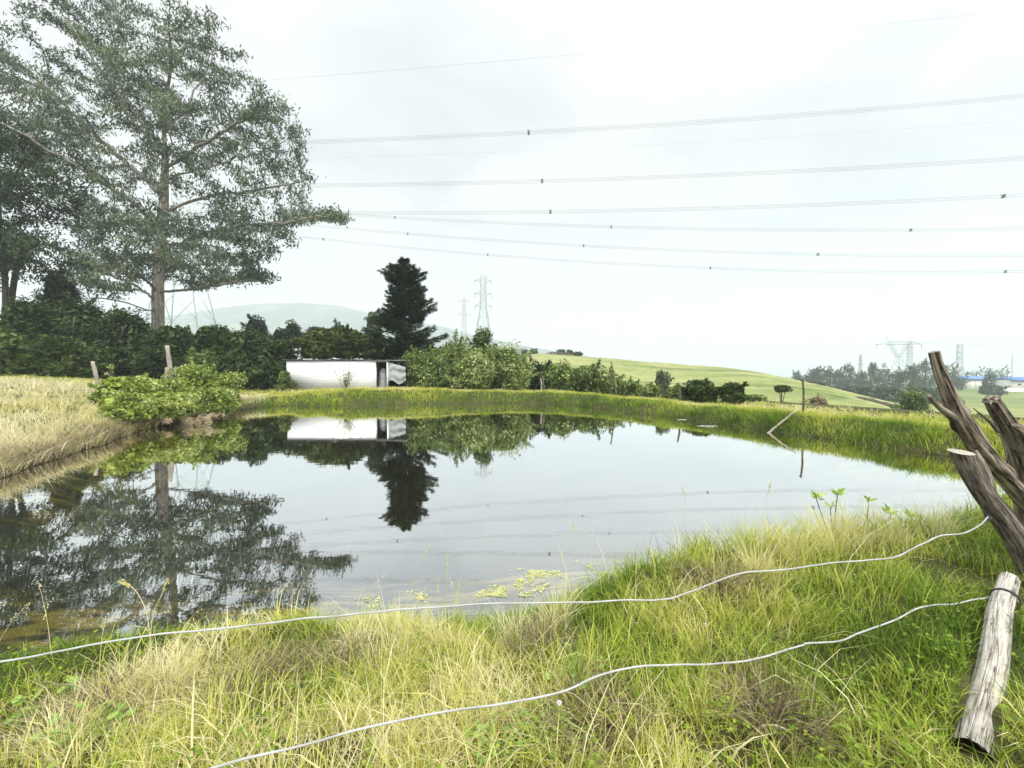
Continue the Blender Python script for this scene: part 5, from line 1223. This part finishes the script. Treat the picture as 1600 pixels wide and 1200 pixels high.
# ------------------------------------------------------------------ lattice towers and power lines
def tower(label, px, ytop, D, base_w, waist_w, waist_f, arms, r, mat, kind='mast', group='lattice pylons', rot=.3, top_w=None, head=None):
    c = at(px, ytop, D); z0 = gz(c[0], D); H = c[2] - z0; root = np.array([c[0], D, z0])
    t = thing('lattice_pylon', label, 'pylon', root, group)
    cr, sr = math.cos(rot), math.sin(rot)
    def W(x, y, z): return root + np.array([x * cr - y * sr, x * sr + y * cr, z])
    top_w = waist_w * .8 if top_w is None else top_w
    def wid(f): return np.interp(f, [0, waist_f, 1], [base_w, waist_w, top_w])
    lev = [0]; f = 0
    while f < .985:
        f = min(1, f + max(.045, wid(f) / H * .95)); lev.append(f)
    for sx, sy in ((1, 1), (1, -1), (-1, 1), (-1, -1)):
        m = MB(); m.tube([W(sx * wid(f) / 2, sy * wid(f) / 2, f * H) for f in (0, waist_f, 1)], [r, r * .9, r * .7], 4); part('leg', m.mesh('leg', False, root), M[mat], t)
    m = MB()
    for a, b in zip(lev[:-1], lev[1:]):
        for s in (1, -1):
            wa, wb = wid(a) / 2, wid(b) / 2
            m.bar(W(-wa, s * wa, a * H), W(wb, s * wb, b * H), r * .55); m.bar(W(wa, s * wa, a * H), W(-wb, s * wb, b * H), r * .55)
            m.bar(W(s * wa, -wa, a * H), W(s * wb, wb, b * H), r * .55); m.bar(W(s * wa, wa, a * H), W(s * wb, -wb, b * H), r * .55)
            m.bar(W(-wb, s * wb, b * H), W(wb, s * wb, b * H), r * .5); m.bar(W(s * wb, -wb, b * H), W(s * wb, wb, b * H), r * .5)
    part('bracing', m.mesh('bracing', False, root), M[mat], t)
    for f, half in arms:
        for s in (1, -1):
            m = MB(); w = wid(f) / 2; tipp = W(s * half, 0, f * H + .012 * H)
            for y in (-w, w):
                m.bar(W(s * w, y, f * H), tipp, r * .6); m.bar(W(s * w, y, f * H + .035 * H), tipp, r * .6)
            m.bar(W(s * (w + half) / 2, w * .5, f * H + .006 * H), W(s * (w + half) / 2, -w * .5, f * H + .006 * H), r * .45)
            am = part('crossarm', m.mesh('crossarm', False, root), M[mat], t)
            m = MB(); m.tube([tipp, tipp - [0, 0, .045 * H]], [r * .7, r * .7], 6); part('insulator', m.mesh('insulator', False, root), M['insul'], am)
    if head == 'peak':
        m = MB(); w = top_w / 2
        for sx, sy in ((1, 1), (1, -1), (-1, 1), (-1, -1)): m.bar(W(sx * w, sy * w, H), W(0, 0, H * 1.09), r * .6)
        part('peak', m.mesh('peak', False, root), M[mat], t)
    return t
tower('tall narrow steel pylon rising behind the bushes right of the conifer', 755, 430, 250, 17, 3.7, .66, [(.675, 5.4), (.80, 5.4), (.93, 5.4)], .19, 'steel', rot=.2, top_w=3.3)
tower('smaller steel pylon left of the tall narrow one, farther away', 725, 468, 330, 10, 3.4, .62, [(.80, 5), (.97, 5)], .17, 'steel', rot=.2, top_w=2.2, head='peak')
tower('pale lattice pylon seen through the eucalyptus crown', 281, 225, 80, 11.5, 2.6, .62, [(.70, 7), (.82, 7.5), (.95, 6.5)], .13, 'steel_pale', rot=.25, top_w=2.2)
tower('thin hazy pylon behind the middle of the far treeline', 1345, 553, 420, 9, 2.6, .45, [(.66, 7), (.80, 6), (.90, 5)], .26, 'steel', rot=.6, top_w=.8)
tower('thin hazy pylon just right of the wide pylon', 1422, 535, 430, 10, 4, .45, [(.72, 7), (.88, 7)], .24, 'steel', rot=.4, top_w=3)
tower('hazy pylon above the left end of the white warehouse', 1500, 538, 430, 10, 4.4, .45, [(.62, 8), (.78, 8), (.93, 8)], .25, 'steel', rot=.5, top_w=4)
def wide_tower():
    D = 300; c = at(1405, 530, D); z0 = gz(c[0], D); H = c[2] - z0; root = np.array([c[0], D, z0]); r = .2
    t = thing('wide_pylon', 'wide flat-topped lattice pylon with forked neck above the far treeline', 'pylon', root, 'lattice pylons')
    W = lambda x, y, z: root + np.array([x, y, z])
    hw, nk = 6.0, 1.6; zn = H * .62
    for sx in (1, -1):
        for sy in (1, -1):
            m = MB(); m.tube([W(sx * hw, sy * hw * .7, 0), W(sx * nk, sy * nk, zn)], [r, r], 4); part('leg', m.mesh('leg', False, root), M['steel'], t)
    m = MB()
    for k in range(6):
        a, b = k / 6, (k + 1) / 6; xa, xb = hw + (nk - hw) * a, hw + (nk - hw) * b
        for s in (1, -1):
            m.bar(W(-xa, s * xa * .7, a * zn), W(xb, s * xb * .7, b * zn), r * .55); m.bar(W(xa, s * xa * .7, a * zn), W(-xb, s * xb * .7, b * zn), r * .55); m.bar(W(s * xa, -xa * .7, a * zn), W(s * xb, xb * .7, b * zn), r * .5)
    part('bracing', m.mesh('bracing', False, root), M['steel'], t)
    for s in (1, -1):
        m = MB(); n = 6
        for k in range(n):
            f, g = k / n, (k + 1) / n
            o = lambda q: s * (nk * .6 + (9.0 - nk * .6) * q); i_ = lambda q: s * (nk * .1 + 5.5 * q)
            zf, zg_ = zn + (H * .93 - zn) * f, zn + (H * .93 - zn) * g
            for y in (-1, 1):
                m.bar(W(o(f), y, zf), W(o(g), y, zg_), r * .7); m.bar(W(i_(f), y, zf), W(i_(g), y, zg_), r * .6); m.bar(W(o(f), y, zf), W(i_(g), y, zg_), r * .45); m.bar(W(i_(f), y, zf), W(o(g), y, zg_), r * .45)
        part('neck', m.mesh('neck', False, root), M['steel'], t)
        m = MB(); m.bar(W(s * 8.5, 0, H * .95), W(s * 10.5, 0, H * 1.07), r * .7); m.bar(W(s * 6.5, 0, H * .95), W(s * 10.5, 0, H * 1.07), r * .6); part('earth_peak', m.mesh('earth_peak', False, root), M['steel'], t)
        m = MB(); m.bar(W(s * 9, 1, H * .95), W(s * 17.5, 0, H * .885), r * .7); m.bar(W(s * 9, -1, H * .95), W(s * 17.5, 0, H * .885), r * .7); m.bar(W(s * 9, 0, H * .89), W(s * 17.5, 0, H * .885), r * .7)
        for q in (.3, .6): m.bar(W(s * (9 + 8.5 * q), 0, H * (.95 - .065 * q)), W(s * (9 + 8.5 * q), 0, H * .888), r * .5)
        am = part('crossarm', m.mesh('crossarm', False, root), M['steel'], t); m = MB(); m.tube([W(s * 17, 0, H * .885), W(s * 17, 0, H * .80)], [r * .8, r * .8], 6); part('insulator', m.mesh('insulator', False, root), M['insul'], am)
    m = MB()
    for y in (-1, 1):
        m.bar(W(-9, y, H * .95), W(9, y, H * .95), r * .8); m.bar(W(-9, y, H * .89), W(9, y, H * .89), r * .8)
        for k in range(8): xa = -9 + 18 * k / 8; m.bar(W(xa, y, H * (.95 if k % 2 else .89)), W(xa + 2.25, y, H * (.89 if k % 2 else .95)), r * .5)
    part('bridge', m.mesh('bridge', False, root), M['steel'], t)
wide_tower()
post('utility_mast', 'slim hazy mast right of the warehouse', 'mast', [(1581.5, 607), (1581.5, 580), (1581.5, 551)], 300, .28, 'steel')
def quad(p, px):  # parabola through three pixel points
    xs, ys = [q[0] for q in p], [q[1] for q in p]; return np.polyval(np.polyfit(xs, ys, 2), px)
LGp = 'power line conductors overhead'
def line(label, pts, D0, D1, nsub, spacers, sp=.45, r=.017, x0=283, x1=1960, name='power_line'):
    px = np.linspace(x0, x1, 90); py = quad(pts, px)
    # depth varies linearly along the line's own plan direction
    A, B = at(x0, 500, D0), at(x1, 500, D1)
    c = []
    for u, v in zip(px, py):
        k = (u - 800) / F
        # intersection of the vertical view plane with the plan segment A-B
        dx, dy = B[0] - A[0], B[1] - A[1]
        t_ = (k * A[1] - A[0]) / (dx - k * dy); Y = A[1] + t_ * dy
        c.append(at(u, v, Y))
    c = np.array(c); mid_ = c[len(c) // 2].copy()
    offs = {1: [(0, 0)], 2: [(0, sp / 2), (0, -sp / 2)], 4: [(-1, 1), (1, 1), (-1, -1), (1, -1)]}[nsub]
    if nsub == 4: offs = [(a * sp / 2, b * sp / 2) for a, b in offs]
    if nsub == 1:
        m = MB(); m.tube(c, r, 5); single(name, m.mesh(name, True, mid_), M['cable'], label, 'power line', mid_, LGp); return
    t = thing(name, label, 'power line', mid_, LGp)
    for a, b in offs:
        m = MB(); m.tube(c + [0, a, b], r, 5); part('conductor', m.mesh('conductor', True, mid_), M['cable'], t)
    for s in spacers:
        i = int(np.argmin(np.abs(px - s))); q = np.array([np.interp(s, px, c[:, k]) for k in range(3)])
        m = MB(); L_ = [q + [0, a, b] for a, b in offs]
        if nsub == 4:
            for u, v in ((0, 3), (1, 2), (0, 2), (1, 3), (0, 1), (2, 3)): m.bar(L_[u], L_[v], .055)
            for l_ in L_: m.tube([l_ - [.22, 0, 0], l_ + [.22, 0, 0]], [.07, .07], 6)
        else: m.bar(L_[0], L_[1], .06)
        part('spacer', m.mesh('spacer', False, mid_), M['tie'], t)
line('topmost bundled power line of four wires with one dark spacer', [(480, 222), (826, 207), (1600, 150)], 80, 64, 4, [826])
line('second bundled power line from the top', [(490, 290), (847, 283), (1600, 247)], 82, 68, 4, [847])
line('third bundled power line with a spacer at its right end', [(550, 333), (860, 331), (1600, 305)], 84, 72, 4, [860, 1568])
line('fourth power line, almost level, meeting the third at the tree', [(550, 336), (1060, 357), (1600, 357)], 150, 92, 4, [617, 955, 1423], .5, .021, 60)
line('fifth power line, dipping to the right', [(550, 358), (1060, 391), (1600, 399)], 155, 96, 4, [637, 912, 1278], .5, .021, 60)
line('lowest power line, just above the conifer top', [(480, 371), (760, 398), (1600, 424)], 160, 100, 4, [505, 762, 1110, 1571], .5, .021, 60)
line('single faint earth wire highest in the sky', [(460, 122), (1060, 70), (1600, 14)], 81, 62, 1, [], .45, .013, name='earth_wire')
line('single faint earth wire between the two upper bundles', [(470, 248), (1060, 224), (1600, 187)], 120, 90, 1, [], .45, .013, name='earth_wire')
line('faint far power line leaving the wide pylon to the right', [(1425, 535), (1600, 541), (1800, 540)], 300, 300, 2, [], .8, .07, 1423, 2000)
# ------------------------------------------------------------------ buildings on the right
def building(label, x0, x1, ytop, ybase, D, dep, wins, rise=1.6):
    a, b = at(x0, ybase, D), at(x1, ybase, D); zb = a[2] - 4; zt = at(x0, ytop, D)[2]; w = b[0] - a[0]; root = np.array([(a[0] + b[0]) / 2, D, a[2]])
    t = thing('warehouse', label, 'warehouse', root); m = MB(); m.box([root[0], D + dep / 2, (zb + zt) / 2], (w, dep, zt - zb)); part('wall', m.mesh('wall', False, root), M['white_wall'], t)
    m = MB(); o = .8; V = np.array([[-w / 2 - o, -o, 0], [w / 2 + o, -o, 0], [w / 2 + o, dep / 2, rise], [-w / 2 - o, dep / 2, rise], [w / 2 + o, dep + o, 0], [-w / 2 - o, dep + o, 0]]) + [root[0], D, zt + .05]
    V2 = V - [0, 0, .9]; V = np.concatenate([V, V2]); m.add(V, [(0, 1, 2, 3), (3, 2, 4, 5), (6, 9, 8, 7), (9, 11, 10, 8), (0, 6, 7, 1), (4, 10, 11, 5), (0, 3, 9, 6), (3, 5, 11, 9), (1, 7, 8, 2), (2, 8, 10, 4)]); part('roof', m.mesh('roof', False, root), M['roof_blue'], t)
    for (px, py, ww, hh) in wins:
        c = at(px, py, D - .05); m = MB(); m.box(c, (ww, .1, hh)); f = part('window', m.mesh('window', False, root), M['white_wall'], t)
        m = MB(); m.box(c - [0, .06, 0], (ww * .88, .06, hh * .85)); part('pane', m.mesh('pane', False, root), M['glass'], f)
    for k in range(1, 6):
        m = MB(); m.box([root[0] - w / 2 + w * k / 6, D - .12, (zt + a[2]) / 2], (.35, .22, zt - a[2] - .2)); part('pilaster', m.mesh('pilaster', False, root), M['white_wall'], t)
building('long white warehouse with blue roof in the far right', 1504, 1566, 591.5, 606, 255, 16, [(1509, 597, 1.4, 1.0), (1562, 598, 1.4, 1.0)])
building('second white building with blue roof and one window, cut by the right edge', 1586, 1660, 593.5, 606, 235, 12, [(1593, 600.5, 2.2, 1.3), (1628, 600.5, 2.2, 1.3)])
a_, b_ = at(1566, 606, 228), at(1680, 606, 228); m_ = MB(); m_.box([(a_[0] + b_[0]) / 2, 228, at(1600, 610.5, 228)[2] - 2], (b_[0] - a_[0], .4, 7.2)); single('perimeter_wall', m_.mesh('perimeter_wall', False, (a_[0], 228, a_[2])), M['white_wall'], 'long low pale wall in front of the white buildings', 'wall', (a_[0], 228, a_[2]))
# ------------------------------------------------------------------ haze
def haze():
    b = MB(); lo = np.array([-9400., -9400., -60.]); hi = np.array([9400., 9400., 470.])
    b.box((lo + hi) / 2, hi - lo)
    t = NT('haze_air'); v = t.n('ShaderNodeVolumePrincipled'); v.inputs['Color'].default_value = (.82, .89, .94, 1); v.inputs['Density'].default_value = HAZE
    v.inputs['Anisotropy'].default_value = .0; v.inputs['Density Attribute'].default_value = ''; 
    try: v.inputs['Color Attribute'].default_value = ''
    except Exception: pass
    try: v.inputs['Temperature Attribute'].default_value = ''
    except Exception: pass
    t.l(v.outputs[0], t.out.inputs['Volume'])
    o = setting('haze', b.mesh('haze'), t.m, 'stuff', 'pale bluish haze over the distance')
HAZE = 5.6e-4
haze()
# ------------------------------------------------------------------ sky, sun, camera
SUN_EL, SUN_AZ = 52, 150     # azimuth measured from +Y towards +X: behind the camera, to the right
w = bpy.data.worlds.new('World'); SC.world = w; w.use_nodes = True
nt = w.node_tree; nt.nodes.clear()
def wn(t, **k):
    n = nt.nodes.new(t)
    for a, b in k.items(): setattr(n, a, b)
    return n
wl = nt.links.new
out = wn('ShaderNodeOutputWorld'); bg = wn('ShaderNodeBackground'); bg.inputs['Strength'].default_value = .1; wl(bg.outputs[0], out.inputs[0])
sky = wn('ShaderNodeTexSky', sky_type='NISHITA', sun_disc=False); sky.sun_elevation = math.radians(SUN_EL); sky.sun_rotation = math.radians(SUN_AZ)
tc = wn('ShaderNodeTexCoord'); sep = wn('ShaderNodeSeparateXYZ'); wl(tc.outputs['Generated'], sep.inputs[0])
def wm(op, a, b=0.0, clamp=False):
    m = wn('ShaderNodeMath', operation=op, use_clamp=clamp)
    for k, v in enumerate((a, b)):
        if isinstance(v, (int, float)): m.inputs[k].default_value = v
        else: wl(v, m.inputs[k])
    return m.outputs[0]
den = wm('ADD', wm('MAXIMUM', sep.outputs[2], 0.0), .22)
cx_ = wn('ShaderNodeCombineXYZ'); wl(wm('DIVIDE', sep.outputs[0], den), cx_.inputs[0]); wl(wm('DIVIDE', sep.outputs[1], den), cx_.inputs[1])
mp = wn('ShaderNodeMapping'); mp.inputs['Scale'].default_value = (.9, 1.5, 1); mp.inputs['Rotation'].default_value = (0, 0, .5); mp.inputs['Location'].default_value = (5.3, 2.2, 0); wl(cx_.outputs[0], mp.inputs['Vector'])
def wnoise(scale, detail, rough, dist):
    n = wn('ShaderNodeTexNoise'); n.inputs['Scale'].default_value = scale; n.inputs['Detail'].default_value = detail; n.inputs['Roughness'].default_value = rough; n.inputs['Distortion'].default_value = dist; wl(mp.outputs[0], n.inputs['Vector']); return n.outputs['Fac']
cl1 = wnoise(1.6, 8, .6, .7)
def wramp(f, st):
    r = wn('ShaderNodeValToRGB'); e = r.color_ramp.elements
    while len(e) < len(st): e.new(.5)
    for el, (p, c) in zip(e, st): el.position = p; el.color = (*c, 1)
    wl(f, r.inputs[0]); return r.outputs[0]
cloud = wramp(cl1, [(.34, (.74, .775, .80)), (.45, (.86, .88, .893)), (.54, (.97, .967, .962)), (.70, (1.04, 1.035, 1.03))])
# overcast: brighter towards the zenith and around the veiled sun behind the camera
sd_ = Vector((math.sin(math.radians(SUN_AZ)) * math.cos(math.radians(SUN_EL)), math.cos(math.radians(SUN_AZ)) * math.cos(math.radians(SUN_EL)), math.sin(math.radians(SUN_EL))))
dot = wn('ShaderNodeVectorMath', operation='DOT_PRODUCT'); wl(tc.outputs['Generated'], dot.inputs[0]); dot.inputs[1].default_value = sd_
glow = wm('POWER', wm('MAXIMUM', dot.outputs['Value'], 0.0), 2.0)
zen = wm('POWER', wm('MAXIMUM', sep.outputs[2], 0.0), 3.0)
lum = wm('MULTIPLY', wm('ADD', wm('ADD', 1.0, wm('MULTIPLY', zen, .9)), wm('MULTIPLY', glow, 4.0)), 2.98)
vs = wn('ShaderNodeVectorMath', operation='SCALE'); wl(cloud, vs.inputs[0]); wl(lum, vs.inputs['Scale'])
mx = wn('ShaderNodeMix', data_type='RGBA'); mx.inputs[0].default_value = .955; wl(sky.outputs[0], mx.inputs[6]); wl(vs.outputs[0], mx.inputs[7]); wl(mx.outputs[2], bg.inputs[0])
sl = bpy.data.lights.new('sun', 'SUN'); sl.energy = 1.5; sl.angle = math.radians(12); sl.color = (1, .96, .88)
so = bpy.data.objects.new('sun', sl); COL.objects.link(so); so.rotation_euler = (-sd_).to_track_quat('-Z', 'Y').to_euler(); so.location = (0, -20, 40)
cam = bpy.data.cameras.new('camera'); co = bpy.data.objects.new('camera', cam); COL.objects.link(co)
cam.sensor_width = 36; cam.lens = 36 * F / 1600; cam.clip_start = .05; cam.clip_end = 40000
co.location = (0, 0, ZC); co.rotation_euler = (math.pi / 2 - TH, 0, 0)
SC.camera = co
SC.view_settings.view_transform = 'Standard'; SC.view_settings.look = 'None'; SC.view_settings.exposure = 1.48; SC.view_settings.gamma = 1
SC.render.resolution_x = 1024; SC.render.resolution_y = 768
cy = SC.cycles
cy.use_denoising = True; cy.max_bounces = 8; cy.diffuse_bounces = 3; cy.glossy_bounces = 3; cy.transmission_bounces = 2; cy.transparent_max_bounces = 8; cy.volume_bounces = 1
cy.use_adaptive_sampling = True; cy.adaptive_threshold = .015
